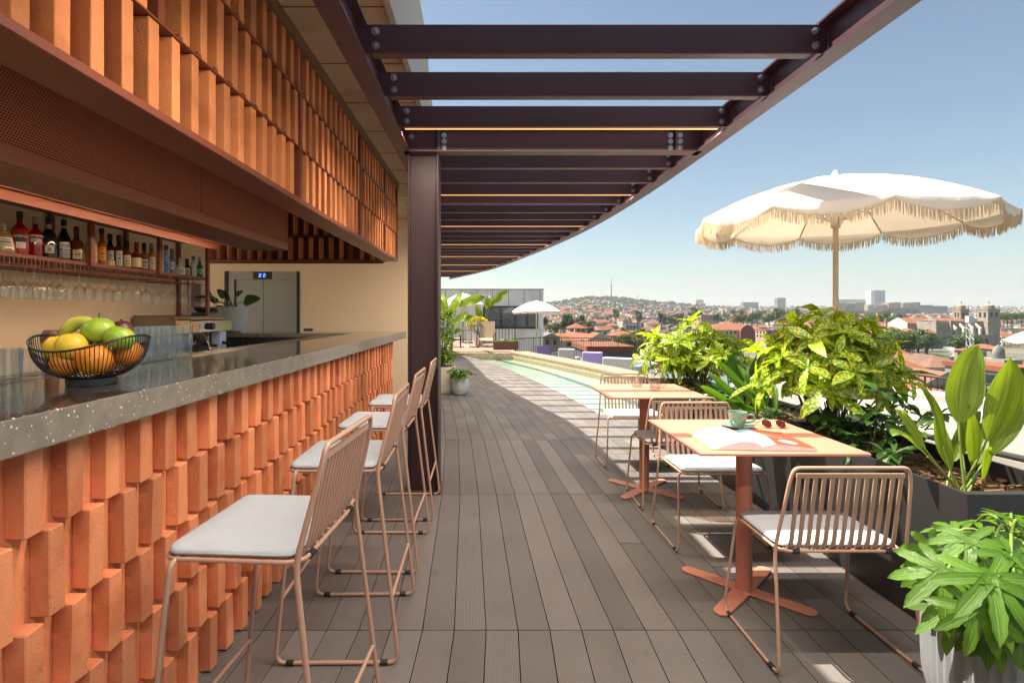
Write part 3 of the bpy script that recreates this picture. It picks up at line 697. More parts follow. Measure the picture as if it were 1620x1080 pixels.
# u, height(px), width(px), shape, liquid colour, cap colour, label list [(z0,z1 fractions, half angle, colour)], lettering, label
BT = [
 (6, 50, 34, 'cone', (.30, .20, .06), (.55, .45, .28), [(.22, .55, 50, (.70, .68, .58))], None, "conical clear bottle of golden spirit, first bottle at the left end of the shelf"),
 (31, 71, 24, 'round', (.36, .006, .006), (.02, .02, .025), [(.30, .52, 42, (.03, .035, .08)), (.16, .30, 30, (.70, .66, .60))], ("APEROL", (.85, .42, .05), .43, .024), "bright red aperitif bottle with black cap and navy label"),
 (56, 67, 21, 'round', (.26, .006, .012), (.42, .34, .22), [(.38, .47, 44, (.36, .46, .44))], ("CAMPARI", (.8, .75, .68), .53, .021), "dark red bitter bottle with gold cap and pale lettering"),
 (77, 68, 21, 'round', (.010, .011, .013), (.02, .02, .025), [(.72, .86, 180, (.5, .5, .5)), (.14, .32, 34, (.55, .52, .47))], None, "black bottle with silver neck foil and pale oval label"),
 (101, 68, 21, 'tall', (.006, .014, .008), (.012, .013, .014), [(.30, .46, 40, (.62, .60, .54)), (.08, .27, 40, (.30, .31, .33)), (.80, .88, 180, (.5, .5, .48))], ("CARPANO", (.05, .05, .05), .38, .016), "dark green vermouth bottle with white neck band and stacked labels"),
 (121, 58, 20, 'squat', (.10, .025, .010), (.16, .03, .025), [(.10, .34, 36, (.66, .57, .38))], None, "brown whisky bottle with oxblood cap and small cream label"),
 (145, 62, 17, 'tall', (.50, .40, .16), (.5, .45, .35), [(.28, .55, 50, (.72, .50, .16)), (.10, .27, 50, (.6, .5, .38))], None, "pale yellow bottle with ochre label partly behind the shelf post"),
 (161, 60, 14, 'tall', (.34, .085, .015), (.02, .02, .025), [(.14, .50, 48, (.62, .25, .05))], None, "amber bottle with black cap and broad orange label"),
 (174, 54, 15, 'round', (.035, .016, .010), (.014, .014, .014), [(.05, .20, 60, (.62, .50, .28)), (.22, .50, 34, (.42, .38, .30))], None, "near black rum bottle with cream band round its foot"),
 (188, 53, 13, 'round', (.08, .022, .008), (.05, .04, .035), [(.06, .52, 42, (.44, .50, .45))], None, "brown bottle with tall pale sage label"),
 (201, 46, 14, 'squat', (.13, .035, .010), (.012, .012, .012), [(.10, .50, 46, (.66, .56, .36))], None, "amber bottle with black cap and square cream label"),
 (216, 45, 17, 'squat', (.10, .022, .012), (.50, .015, .02), [(.10, .44, 60, (.66, .53, .32)), (.55, .68, 180, (.5, .012, .02))], None, "bourbon bottle sealed with red wax and wide tan label"),
 (228, 46, 14, 'squat', (.28, .05, .015), (.015, .015, .016), [(.10, .55, 44, (.50, .48, .46))], None, "orange red bottle with black cap and silver grey label"),
 (240, 46, 13, 'round', (.42, .20, .05), (.50, .37, .20), [(.08, .52, 36, (.68, .64, .56))], None, "honey coloured bottle with wooden stopper and white label"),
 (254, 44, 12, 'round', (.55, .55, .52), (.6, .6, .6), [(.08, .62, 50, (.68, .65, .58))], None, "clear bottle with white label just right of the shelf post"),
 (263, 46, 10, 'tall', (.42, .48, .58), (.035, .06, .28), [(.06, .52, 52, (.16, .25, .55))], None, "clear gin bottle with royal blue cap and blue label"),
 (272, 42, 13, 'round', (.16, .20, .28), (.18, .19, .18), [(.22, .50, 26, (.66, .64, .60))], None, "slate blue gin bottle with pale diamond label"),
 (285, 28, 15, 'squat', (.55, .56, .55), (.50, .34, .18), [(.06, .42, 52, (.64, .62, .54))], None, "short clear round bottle with cork stopper"),
 (296, 29, 14, 'squat', (.014, .018, .024), (.012, .012, .014), [(.12, .50, 30, (.62, .53, .38))], None, "small black apothecary bottle with cream diamond label"),
 (306, 34, 10, 'round', (.52, .62, .58), (.05, .36, .36), [(.06, .60, 60, (.45, .62, .56))], None, "mint green labelled bottle with turquoise cap"),
 (316, 34, 10, 'round', (.020, .24, .050), (.55, .53, .48), [(.22, .46, 48, (.66, .66, .64)), (.06, .18, 48, (.10, .16, .45))], None, "bright green gin bottle, last at the right end of the shelf"),
]
for bi, (u, hp, wp, shape, lc, cc, labs, txt, desc) in enumerate(BT):
    x = -2.885 + (.02 if bi % 2 else -.02); y = -x * 850 / (768 - u); h = hp * y / 850 * .98; r = wp * y / 850 / 2 * .96
    t = thing("bottle", desc, "bottle", (x, y, 1.6655), math.atan2(-y, -x) + R_(90) + R_(8), "bottles along the bar shelf")
    if shape == 'round': pr = [(r * .9, 0), (r, .012), (r, .52 * h), (r * .93, .60 * h), (r * .55, .68 * h), (.0145, .74 * h), (.0135, .90 * h)]
    elif shape == 'tall': pr = [(r * .9, 0), (r, .012), (r, .46 * h), (r * .82, .58 * h), (r * .45, .70 * h), (.0135, .80 * h), (.0125, .92 * h)]
    elif shape == 'cone': pr = [(r * .92, 0), (r, .014), (r * .80, .40 * h), (r * .60, .66 * h), (r * .34, .76 * h), (.016, .82 * h), (.018, .88 * h)]
    else: pr = [(r * .9, 0), (r, .010), (r, .50 * h), (r * .85, .58 * h), (r * .45, .64 * h), (.0145, .70 * h), (.0145, .84 * h)]
    mb = MB(); mb.lathe(pr, 22); mb.build("glass_body", liq("liquid_%d" % bi, lc), t, smooth=50)
    zc = pr[-1][1]; mb = MB(); mb.lathe([(.0165, zc - .02), (.0168, h), (.014, h + .002)], 16); mb.build("cap", plain("cap_%d" % bi, cc, .4), t, smooth=50)
    def rad(z):
        return float(np.interp(z, [p[1] for p in pr], [p[0] for p in pr]))
    for li, (z0, z1, ha, c) in enumerate(labs):
        a = R_(ha); mb = MB()
        mb.grid(lambda i, j: V(math.sin((i - .5) * 2 * a) * (rad((z0 + (z1 - z0) * j) * h) + .0009), -math.cos((i - .5) * 2 * a) * (rad((z0 + (z1 - z0) * j) * h) + .0009), (z0 + (z1 - z0) * j) * h), 12, 3)
        mb.build("paper_label", M("paper_%d_%d" % (bi, li), c, .7, 0, .25, 90), t, smooth=60)
        if ha < 60 and z1 - z0 > .12 and not txt:                     # rows of fine print
            mb = MB(); rr = random.Random(bi * 7 + li)
            for q in range(3):
                zz = z0 + (z1 - z0) * (.25 + .25 * q); wd = a * rr.uniform(.3, .7); hh = (.012 if q == 1 else .005)
                mb.grid(lambda i, j: V(math.sin((i - .5) * 2 * wd) * (rad(zz * h) + .0018), -math.cos((i - .5) * 2 * wd) * (rad(zz * h) + .0018), zz * h + (j - .5) * hh), 8, 1)
            mb.build("printed_lines", plain("ink_%d_%d" % (bi, li), tuple(q * .25 for q in c), .7), t)
    if txt:
        s, c, zf, sz = txt; me = text_mesh(s, sz); q = rad(zf * h) + .0016
        for vtx in me.vertices:
            ang = vtx.co.x / q; zz = vtx.co.y; d = vtx.co.z
            vtx.co = (math.sin(ang) * (q + d), -math.cos(ang) * (q + d), zz + zf * h)
        me.materials.append(plain("lettering_%d" % bi, c, .6)); o = bpy.data.objects.new("lettering", me); COL.objects.link(o); o.parent = t

# ---- espresso machine, grinder, carton
em = thing("espresso_machine", "stainless espresso machine with black portafilter handles on the back counter", "coffee machine", (-2.72, 4.6, .9205))
mb = MB(); mb.prism([(-.29, .20), (.055, .20), (.055, .365), (-.30, .375)], 0, .62, mat=Matrix(((1, 0, 0, 0), (0, 0, 1, 0), (0, 1, 0, 0), (0, 0, 0, 1)))); mb.build("side_panel", stainless, em, bevel=.004)
mb = MB(); mb.box(.058, .185, .01, .60, .215, .335); mb.box(.1855, .268, .012, .598, .225, .33); mb.build("front_housing", M("polished_steel", (.66, .64, .60), .12, 1, .05, 3), em, bevel=.006)
mb = MB(); mb.box(.02, .20, 0, .62, .336, .352); mb.build("cup_rail", M("brass_rail", (.5, .32, .12), .25, 1, 0), em, bevel=.003)
mb = MB(); mb.box(-.20, .07, .03, .60, .06, .199); mb.build("back_body", dark_stain, em)
mb = MB(); mb.box(.02, .30, 0, .62, .012, .065); mb.build("drip_tray", stainless, em, bevel=.004)
for sx in (-.16, .25):
    for sy in (.05, .55):
        mb = MB(); mb.lathe([(.02, 0), (.016, .0118)], 12, (sx, sy, 0)); mb.build("foot", rubber, em)
for sy in (.13, .42):
    mb = MB(); mb.lathe([(.035, .15), (.04, .17), (.04, .2145)], 18, (.14, sy, 0)); g_ = mb.build("group_head", MAT["polished_steel"], em, smooth=40)
    mb = MB(); mb.lathe([(.03, .115), (.036, .125), (.036, .149)], 18, (.14, sy, 0)); mb.tube([(.17, sy, .135), (.24, sy - .01, .128)], .008, 8); p_ = mb.build("portafilter", MAT["polished_steel"], em, smooth=40)
    mb = MB(); mb.tube([(.235, sy - .01, .128), (.27, sy - .012, .122), (.365, sy - .02, .108)], [.012, .015, .013], 10); mb.build("handle", black_m, p_, smooth=50)
mb = MB(); mb.tube(fillet([(.24, .05, .22), (.30, .04, .21), (.36, .03, .06)], .04), .006, 8); mb.build("steam_wand", MAT["polished_steel"], em, smooth=60)
mb = MB(); mb.lathe([(.026, 0), (.028, .006), (.028, .07)], 14, (.30, .05, .28), mat=Matrix.Rotation(R_(90), 4, 'Y')); mb.build("steam_knob", black_m, em, smooth=40)
gr = thing("coffee_grinder", "coffee grinder with clear plastic hopper behind the espresso machine", "coffee grinder", (-2.83, 5.42, .9205))
mb = MB(); mb.box(-.09, .09, -.1, .1, 0, .40); mb.build("body", dark_stain, gr, bevel=.012)
mb = MB(); mb.lathe([(.07, .401), (.105, .43), (.108, .52), (.085, .545)], 24, cap1=False); hp_ = mb.build("hopper", glass_t, gr, smooth=50)
mb = MB(); mb.lathe([(.088, .546), (.088, .565), (.05, .575)], 24); mb.build("hopper_lid", black_m, gr, smooth=40)
mb = MB(); mb.lathe([(.065, .402), (.098, .43), (.098, .455)], 20); mb.build("coffee_beans", M("beans", (.05, .022, .01), .5, 0, .3, 60, bmp=.8, bs=120), gr)
ct = thing("napkin_box", "pale blue upright box at the end of the espresso machine", "box", (-2.49, 5.02, .9205))
mb = MB(); mb.box(-.04, .04, -.06, .06, 0, .225); mb.build("carton", M("pale_blue_card", (.42, .53, .72), .6, 0, .05), ct, bevel=.003)
mb = MB(); mb.box(-.018, .018, -.03, .03, .2252, .2262); mb.build("opening", black_m, ct)
pf = thing("wall_picture", "small pink framed notice on the back wall behind the coffee grinder", "picture", (-3.048, 5.62, 1.50))
mb = MB(); mb.box(0, .02, -.13, .13, -.17, .17); mb.build("frame", M("pink_frame", (.62, .42, .40), .5, 0, 0), pf, bevel=.004)
mb = MB(); mb.box(.0202, .022, -.09, .09, -.13, .13); mb.build("print", M("brown_print", (.25, .10, .07), .6, 0, .3, 20), pf)

# ---- tumblers along the inner ledge
tp = [(.026, 0), (.033, .004), (.038, .10), (.036, .10), (.031, .010), (.0, .008)]
mb = MB(); mb.lathe([(.030, 0), (.036, .102), (.034, .102), (.028, .012), (.001, .010)], 18, cap1=False); tm = mb.build("tumbler", glass_t, None, smooth=50)
first = True; rb = random.Random(9)
spots = [(-1.46 - .078 * c, 2.20 + .082 * r, "on the ledge right of the fruit bowl", "tumblers right of the fruit bowl") for r in range(6) for c in range(2)]
spots += [(-1.455 - .08 * c, 1.30 + .085 * r, "on the ledge left of the fruit bowl", "tumblers left of the fruit bowl") for r in range(6) for c in range(2)]
for (x, y, d, g) in spots:
    for lv in range(2):
        if lv and "left" in g and rb.random() < .4: continue
        o = tm if first else tm.copy()
        if not first: COL.objects.link(o)
        first = False; o.location = (x, y, 1.0985 + (.052 if lv else 0)); o.rotation_euler.z = rb.random() * 6
        tag(o, "clear tumbler %s %s" % ("nested on another" if lv else "standing lowest", d), "tumbler", g + (" upper" if lv else " lower"))
mb = MB(); mb.lathe([(.022, 0), (.02, .02), (.018, .09), (.026, .10), (.031, .12), (.031, .14), (.022, .155)], 20); o = mb.build("pepper_mill", wood_m, None, smooth=50, loc=(-1.50, 1.86, 1.0985)); tag(o, "brown wooden mill with rounded head behind the left rim of the fruit bowl", "pepper mill")

# ---- fruit bowl
BC = V(-1.172, 1.60, 1.1003)
fb = thing("fruit_bowl", "black wire fruit bowl with wavy rim on the terrazzo bar top", "fruit bowl", BC)
mb = MB(); mb.lathe([(.062, 0), (.064, .004), (.064, .020), (.060, .022), (.052, .022)], 40); mb.build("base_ring", M("grey_base_ring", (.05, .055, .06), .35, .5, 0), fb, smooth=40)
Rb = .146
def rimz(a): return .126 + .020 * math.cos(2 * a)
def bowl_pt(a, t):
    r = .05 + (Rb - .05) * math.sin(t * math.pi / 2) ** .92; z = .0225 + (rimz(a) - .0225) * (1 - math.cos(t * math.pi / 2)) ** .95
    return V(r * math.cos(a), r * math.sin(a), z)
mb = MB()
for k in range(84):
    a = 2 * math.pi * k / 84; mb.tube([bowl_pt(a, t / 9) for t in range(10)], .0013, 5, caps=False)
mb.lathe([(.001, .0228), (.062, .0232), (.062, .0262), (.001, .026)], 24)
mb.build("wires", black_m, fb)
mb = MB(); mb.tube([bowl_pt(2 * math.pi * k / 72, 1) for k in range(72)], .0032, 8, closed=True); mb.build("rim", black_m, fb, smooth=60)
def fruit_m(name, c, c2, bs_, rough=.4, lo=.45, hi=.65, s=12): return M(name, c, rough, 0, .08, 10, bmp=.15, bs=bs_, c2=c2, c2s=s, c2lo=lo, c2hi=hi, spec=.5)
or_m = fruit_m("orange_peel", (.72, .22, .012), (.75, .27, .02), 260, .42); le_m = fruit_m("yellow_peel", (.72, .50, .03), (.66, .42, .03), 220, .4); gr_m = fruit_m("green_mango_skin", (.25, .42, .03), (.38, .48, .05), 60, .33, s=22)
ba_m = fruit_m("banana_peel", (.46, .48, .05), (.36, .42, .05), 30, .5); pl_m = fruit_m("plum_skin", (.085, .02, .025), (.12, .035, .03), 60, .35)
def fruit(name, mt, dx, dy, dz, r, sc, rz, lab, stem=False, tilt=0):
    dx *= .80; dy *= .80; r *= .94; t = thing(name, lab, name.replace("_", " "), BC + V(dx, dy, dz), rz)
    mb = MB(); mb.sphere((0, 0, 0), r, 24, 14, sc=sc, mat=Matrix.Rotation(tilt, 4, 'Y'), dent=.05); mb.build("flesh", mt, t, smooth=60)
    mb = MB(); mb.tube([(0, 0, r * sc[2] * .93), (.001, 0, r * sc[2] + (.014 if stem else .003))], .0022 if stem else .004, 6); mb.build("stalk", twig_m, t)
fruit("orange", or_m, -.050, -.058, .066, .043, (1, 1, .95), 0, "orange lying lowest in the wire bowl under the two lemons")
fruit("orange", or_m, .052, -.060, .078, .050, (1, 1, .95), 1, "large orange at the front right of the wire bowl")
fruit("orange", or_m, .02, .03, .066, .042, (1, 1, 1), 2, "orange at the bottom centre of the bowl under the mango")
fruit("lemon", le_m, -.088, -.045, .110, .040, (1.05, 1, .98), .4, "yellow lemon at the left front of the fruit bowl")
fruit("lemon", le_m, -.018, -.075, .116, .043, (1, 1, .98), 1.3, "yellow lemon in the middle front of the fruit bowl")
fruit("mango", gr_m, .030, -.005, .160, .047, (1.05, .95, .88), .2, "big green mango with stalk on top of the fruit pile", True)
fruit("mango", gr_m, .112, -.012, .138, .043, (1.05, .95, .85), .9, "green mango at the right rim of the fruit bowl", False, .3)
fruit("lime", gr_m, -.020, .030, .128, .036, (1, 1, .9), .9, "green lime tucked between the bananas and the big mango")
fruit("plum", pl_m, .078, .045, .158, .036, (1, 1, .95), .9, "dark purple plum behind the big green mango")
fruit("orange", or_m, .105, .05, .088, .042, (1, 1, 1), 2.4, "orange at the back right of the bowl under the plum")
for (p, lab) in (([(-.135, .02, .12), (-.118, .03, .160), (-.085, .04, .185), (-.045, .05, .182), (-.02, .055, .165)], "green tinged banana arching over the left rim of the fruit bowl"),
                 ([(-.075, .05, .115), (-.055, .05, .150), (-.025, .06, .172), (.02, .07, .170)], "second greener banana behind the yellow lemons")):
    t = thing("banana", lab, "banana", BC); mb = MB(); q = fillet([V(a[0] * .82, a[1] * .8, a[2]) for a in p], .05, 3); n = len(q)
    mb.tube(q, [(.0195 * min(1, .35 + 3.2 * min(i, n - 1 - i) / n)) for i in range(n)], 7); mb.build("peel", ba_m, t, smooth=70)
    mb = MB(); mb.tube([q[-1], q[-1] + V(.022, .004, -.004)], .005, 7); mb.build("stalk", ba_m, t)
# ================================================================ stools, chairs, tables
def pad(w, d, h, n=14, puff=.008):
    """a thin seat cushion with rounded corners and a softly crowned top"""
    mb = MB(); ring = []
    for k in range(4):
        cx, cy = (w - .034) * (1, -1, -1, 1)[k], (d - .034) * (1, 1, -1, -1)[k]
        for q in range(7):
            a = R_(90 * k + 90 * q / 6); ring.append((cx + .034 * math.cos(a), cy + .034 * math.sin(a)))
    lev = [(.97, 0), (1.0, h * .25), (1.0, h * .62), (.975, h * .90), (.90, h + puff * .3), (.6, h + puff * .85), (.25, h + puff)]
    N = len(ring); b = mb.pts([V(x * s + .002 * math.sin(y * 40), y * s + .002 * math.sin(x * 37), z + (.0022 * math.sin(x * 31 + 1) * math.sin(y * 27 + 2) if z > h * .5 else 0)) for s, z in lev for x, y in ring])
    mb.face([b + i for i in range(N)][::-1])
    for l in range(len(lev) - 1):
        for i in range(N): j = (i + 1) % N; mb.face((b + l * N + i, b + l * N + j, b + (l + 1) * N + j, b + (l + 1) * N + i))
    e = b + (len(lev) - 1) * N; mb.face([e + i for i in range(N)]); return mb

def make_seat(name, lab, cat, grp, H, top, stool):
    """metal rod seat facing +y: sled legs, slatted back, cushion"""
    t = thing(name, lab, cat, (0, 0, 0), 0, grp); rr = .0066 if not stool else .0075
    fx = .268 if not stool else .245; ff = .225; hx = .235 if not stool else .212
    sx_ = .245 if not stool else .225; bx = .208 if not stool else .19
    fyr = -.225 if not stool else -.235
    side = lambda s: [V(s * hx * .8, .155, H), V(s * sx_, .160, H - .002), V(s * fx, ff, .009), V(s * fx, fyr, .009), V(s * sx_, -.150, H + .005), V(s * (bx + .012), -.205, top - .05), V(s * bx, -.212, top)]
    mb = MB(); P = fillet(side(1), .045, 5)[:-1] + [V(bx + .004, -.211, top - .02)]
    full = fillet(side(1) + side(-1)[::-1], .042, 5); mb.tube(full, rr, 8)
    for s in (1, -1): mb.tube([V(s * sx_, -.150, H + .005), V(s * (hx - .02), -.140, H - .004), V(s * (hx - .05), -.12, H)], rr * .9, 8)
    if stool:
        for (ya, zz) in ((.212, .245), (-.213, .245)):
            k = (zz - .009) / (H - .009); y_ = (ff + (.160 - ff) * k) if ya > 0 else (fyr + (-.150 - fyr) * k); x_ = fx + (sx_ - fx) * k
            mb.tube([V(-x_, y_, zz), V(x_, y_, zz)], .0065, 8)
    mb.build("frame", copper, t, smooth=60)
    hs = hx - .005; yb = -.158; yf = .195
    mb = MB(); loop = fillet([V(-hs, 0, H), V(-hs, yf, H), V(hs, yf, H), V(hs, yb, H), V(-hs, yb, H), V(-hs, 0, H)], .05, 6); mb.tube(loop, .006, 8)
    for i in range(9): x = -hs + .03 + i * (2 * hs - .06) / 8; mb.box(x - .007, x + .007, yb, yf, H - .003, H + .002)
    mb.build("seat_frame", copper, t, smooth=60)
    mb = MB(); n = 13 if not stool else 14; zt = top - .030
    tb = -.205; mb.box(-bx + .012, bx - .012, tb - .004, tb + .004, zt - .008, zt + .008)
    for i in range(n):
        x = (-bx + .022) + i * (2 * bx - .044) / (n - 1); xb_ = x * 1.02
        c = fillet([V(x, tb, zt), V(xb_, -.160, H + .035), V(xb_, -.147, H + .004), V(xb_, -.09, H - .001)], .035, 4)
        wd = .0075 if not stool else .0062
        for a, b in zip(c, c[1:]):
            d = (b - a); nn = V(0, -d.z, d.y).normalized() * .0022
            mb.hexa([a + V(-wd, 0, 0) - nn, a + V(wd, 0, 0) - nn, b + V(wd, 0, 0) - nn, b + V(-wd, 0, 0) - nn, a + V(-wd, 0, 0) + nn, a + V(wd, 0, 0) + nn, b + V(wd, 0, 0) + nn, b + V(-wd, 0, 0) + nn])
    mb.build("slatted_back", copper, t)
    c = pad(hs - .004, (yf - yb) / 2 - .012, .019, puff=.004).build("cushion", cushion_m, t, smooth=55, loc=(0, (yf + yb) / 2 + .01, H + .0065))
    a_, b_ = hs - .004, (yf - yb) / 2 - .012; mb = MB(); mb.tube(fillet([V(0, b_, .008), V(a_, b_, .008), V(a_, -b_, .008), V(-a_, -b_, .008), V(-a_, b_, .008), V(0, b_, .008)], .045, 6), .0024, 6); mb.build('piping', cushion_m, c, smooth=60)
    for s in (1, -1):
        for y in (ff - .055, fyr + .055):
            mb = MB(); mb.tube([V(s * fx, y - .014, .0092), V(s * fx, y + .014, .0092)], rr + .0028, 10); mb.build("floor_glide", rubber, t)
        mb = MB(); mb.tube([V(s * (hx - .075), yb, H - .001), V(s * (hx - .050), yb, H - .001)], .0095, 10); mb.build("cushion_strap", rubber, t)
    return t
stool = make_seat("bar_stool", "nearest copper beige bar stool with pale grey cushion, at the near end of the bar", "bar stool", "bar stools along the terracotta bar", .712, .992, True)
SL = ["nearest copper beige bar stool with pale grey cushion, cut by the lower picture edge",
      "second bar stool from the camera, standing alone between the nearest stool and the stool pair",
      "third bar stool from the camera, just in front of the stool beside the plum column",
      "farthest bar stool, its back overlapping the foot of the plum steel column"]
for i, y in enumerate((1.505, 2.25, 2.955, 3.64)):
    o = stool if i == 0 else copy_tree(stool)
    o.location = (-.565 + (-.018, .004, -.004, .002)[i], y, .0005); o.rotation_euler.z = R_(90 + (-4, .6, -.8, .5)[i]); o["label"] = SL[i]
chair = make_seat("dining_chair", "nearest low slatted chair with its back to the camera, sunlit grey cushion", "chair", "low slatted chairs at the salmon tables", .428, .752, False)
CL = [(1.325, 2.155, 0, "nearest low slatted chair, back to the camera beside the lobed leaf plant"),
      (1.315, 3.150, 180, "low slatted chair facing the camera across the table with the magazine"),
      (1.315, 3.775, 0, "low slatted chair seen from behind at the table with glasses"),
      (1.285, 4.740, 180, "farthest low slatted chair, by the pool behind the table with glasses")]
for i, (x, y, a, l) in enumerate(CL):
    o = chair if i == 0 else copy_tree(chair)
    o.location = (x, y, .0005); o.rotation_euler.z = R_(a + (0, 1, -1, .8)[i]); o["label"] = l
def make_table(lab, grp):
    t = thing("square_table", lab, "table", (0, 0, 0), 0, grp)
    mb = MB(); mb.box(-.35, .35, -.355, .355, .728, .740); mb.build("tabletop", salmon, t, bevel=.003, seg=2)
    mb = MB(); mb.box(-.15, .15, -.15, .15, .718, .7278); mb.build("top_plate", salmon, t)
    mb = MB(); mb.lathe([(.036, .012), (.036, .7178)], 28); mb.build("column", salmon, t, smooth=40)
    mb = MB()
    for k in range(4):
        a = R_(45 + 90 * k); P = [(.0, -.038), (.27, -.034)]
        arc = [(.27 + .034 * math.cos(R_(-90 + 20 * q)), .034 * math.sin(R_(-90 + 20 * q))) for q in range(10)]
        poly = [(0, -.040)] + arc + [(0, .040)]; M_ = Matrix.Rotation(a, 4, 'Z')
        mb.prism(poly, .003 + k * .00015, .0115 + k * .00015, mat=M_)
    mb.build("cross_foot", salmon, t, bevel=.0015, seg=1)
    for k in range(4):
        a = R_(45 + 90 * k); mb = MB(); mb.lathe([(.014, 0), (.014, .0029)], 12, (.25 * math.cos(a), .25 * math.sin(a), 0)); mb.build("glide", rubber, t)
    return t
tb1 = make_table("square salmon table nearest the camera, with magazine and cup on it", "salmon square tables"); tb1.location = (1.225, 2.545, 0)
tb2 = copy_tree(tb1); tb2.location = (1.185, 4.01, 0); tb2["label"] = "farther square salmon table by the pool, with water glasses on it"
TZ = .7405
# cup and saucer
glaze = M("sage_glaze", (.16, .27, .21), .22, 0, .18, 30, c2=(.36, .26, .19), c2s=14, c2lo=.56, c2hi=.66, coat=.3)
cs = thing("saucer", "sage green glazed saucer under the cup on the near table", "saucer", (1.262, 2.69, TZ))
mb = MB(); mb.lathe([(.045, 0), (.05, .003), (.078, .013), (.082, .017), (.078, .0165), (.048, .007), (.001, .006)], 36, cap1=False); mb.build("dish", glaze, cs, smooth=60)
cp = thing("coffee_cup", "sage green ceramic coffee cup with looped handle on its saucer", "cup", (1.262, 2.69, TZ + .0075))
mb = MB(); mb.lathe([(.026, 0), (.031, .004), (.040, .035), (.046, .068), (.0465, .072), (.0435, .071), (.038, .036), (.028, .008), (.001, .007)], 36, cap1=False); mb.build("bowl", glaze, cp, smooth=60)
mb = MB(); mb.tube(fillet([V(.040, -.004, .056), V(.078, -.01, .060), V(.080, -.01, .024), V(.036, -.004, .018)], .025, 6), .0052, 8); mb.build("handle", glaze, cp, smooth=60)
# sunglasses
sg = thing("sunglasses", "round amber sunglasses lying on the near table behind the magazine", "sunglasses", (1.44, 2.685, TZ), R_(-8))
amber = GLASS("amber_lens", (.36, .17, .06), 1.0, .03, .10)
for sx in (-.033, .033):
    Mx = Matrix.Translation((sx, 0, .020)) @ Matrix.Rotation(R_(38), 4, 'X')
    mb = MB(); mb.lathe([(.0005, 0), (.024, 0), (.024, .0012), (.0005, .0012)], 28, mat=Mx); mb.build("lens", amber, sg)
    mb = MB(); mb.tube([Mx @ V(.0245 * math.cos(a), .0245 * math.sin(a), 0) for a in [2 * math.pi * k / 28 for k in range(28)]], .0013, 6, closed=True); mb.build("rim", M("gold_wire", (.45, .22, .07), .3, 1, 0) if sx < 0 else MAT["gold_wire"], sg)
    s = 1 if sx > 0 else -1
    mb = MB(); mb.tube([V(s * .058, .004, .030), V(s * .062, .055, .012), V(s * .050, .115, .004)], .0017, 6); mb.build("temple", MAT["gold_wire"], sg)
mb = MB(); mb.tube([V(-.010, .001, .030), V(0, .002, .036), V(.010, .001, .030)], .0014, 6); mb.build("bridge", MAT["gold_wire"], sg)
# magazine
mg = thing("magazine", "open magazine with blank left page and red illustrated right page", "magazine", (1.165, 2.385, TZ), R_(-3))
pw, ph = .215, .150
def zl(t): return .004 + .030 * math.sin(min(1, t * 1.0) * math.pi) ** .8 * (1 - t * .55) if t > 0 else .003
paper_w = M("white_page", (.60, .61, .64), .6, 0, .02, 5); yel = M("yellow_cover", (.80, .45, .01), .5, 0, 0); lil = M("lilac_page_edges", (.60, .52, .58), .7, 0, .3, 200)
teal = M("teal_print", (.20, .36, .42), .5, 0, .06, 20); redp = M("red_print", (.58, .05, .02), .5, 0, .04, 20); grp_ = M("grey_print", (.12, .10, .11), .5, 0, .2, 60)
sagR = lambda u: .013 + .013 * math.sin(math.pi * min(1, u * 1.1) ** .6) if u < .9 else .013 + .001 * (1 - u) * 10
sagL = lambda u: .011 + .026 * math.sin(math.pi * min(1, u * 1.15) ** .7) if u < .87 else .006 + .026 * max(0, math.sin(math.pi * min(1, u * 1.15) ** .7))
for s in (-1, 1):
    mb = MB(); mb.grid(lambda i, j: V(s * pw * i * .985, (j - .5) * 2 * ph, sagL(i) + (.002 * math.sin(j * 3) * i)), 18, 6, m=0)
    if s < 0: mb.build("left_page", paper_w, mg, smooth=80)
    else:
        def pm(i, j):
            if i < .22 + .25 * (1 - abs(j - .55) * 1.6) * (1 - i): return 1 if (i - .22) ** 2 + (j - .45) ** 2 > .018 else 0
            if (i - .62) ** 2 * 1.0 + (j - .22) ** 2 * 3.2 < .028: return 0
            if abs(j - (.72 - .55 * (i - .2))) < .06 and .25 < i < .7: return 3
            return 2
        mb = MB(); mb.grid(lambda i, j: V(s * pw * i * .985, (j - .5) * 2 * ph, sagR(i) + (.002 * math.sin(j * 3) * i)), 44, 30, m=pm)
        mb.build("right_page", [paper_w, teal, redp, grp_], mg, smooth=80)
    mb = MB(); mb.grid(lambda i, j: V(s * (pw + .004) * i, (j - .5) * 2 * (ph + .003), .0012), 4, 2); mb.grid(lambda i, j: V(s * pw * i, -ph, .0018 + j * ((sagL if s < 0 else sagR)(i) - .0025)), 18, 1, m=1)
    mb.grid(lambda i, j: V(s * pw * .987, (i - .5) * 2 * ph, .0018 + j * .004), 4, 1, m=1); mb.build("cover_and_edges", [yel, lil], mg)
# glasses and carafe on the far table
for (x, y, l) in ((1.185, 4.20, "left clear water glass on the farther salmon table"), (1.258, 3.99, "right clear water glass at the near side of the farther salmon table")):
    t = thing("water_glass", l, "glass", (x, y, TZ)); mb = MB(); mb.lathe([(.034, 0), (.037, .003), (.037, .085), (.0355, .085), (.0345, .010), (.001, .009)], 24, cap1=False); mb.build("glass_body", glass_t, t, smooth=50)
    mb = MB(); mb.lathe([(.034, .0105), (.0343, .05), (.001, .0502)], 24); mb.build("water", GLASS("water", (.92, .95, .95), .8, .02, .04) if "water" not in MAT else MAT["water"], t, smooth=50)
t = thing("glass_cloche", "rounded clear glass carafe beside the shrub on the farther salmon table", "carafe", (1.335, 4.15, TZ)); mb = MB(); mb.lathe([(.055, 0), (.057, .004), (.057, .10), (.050, .128), (.030, .148), (.012, .154), (.012, .165), (.015, .17), (.001, .176)], 28, cap1=False); mb.build("glass_body", glass_t, t, smooth=50)

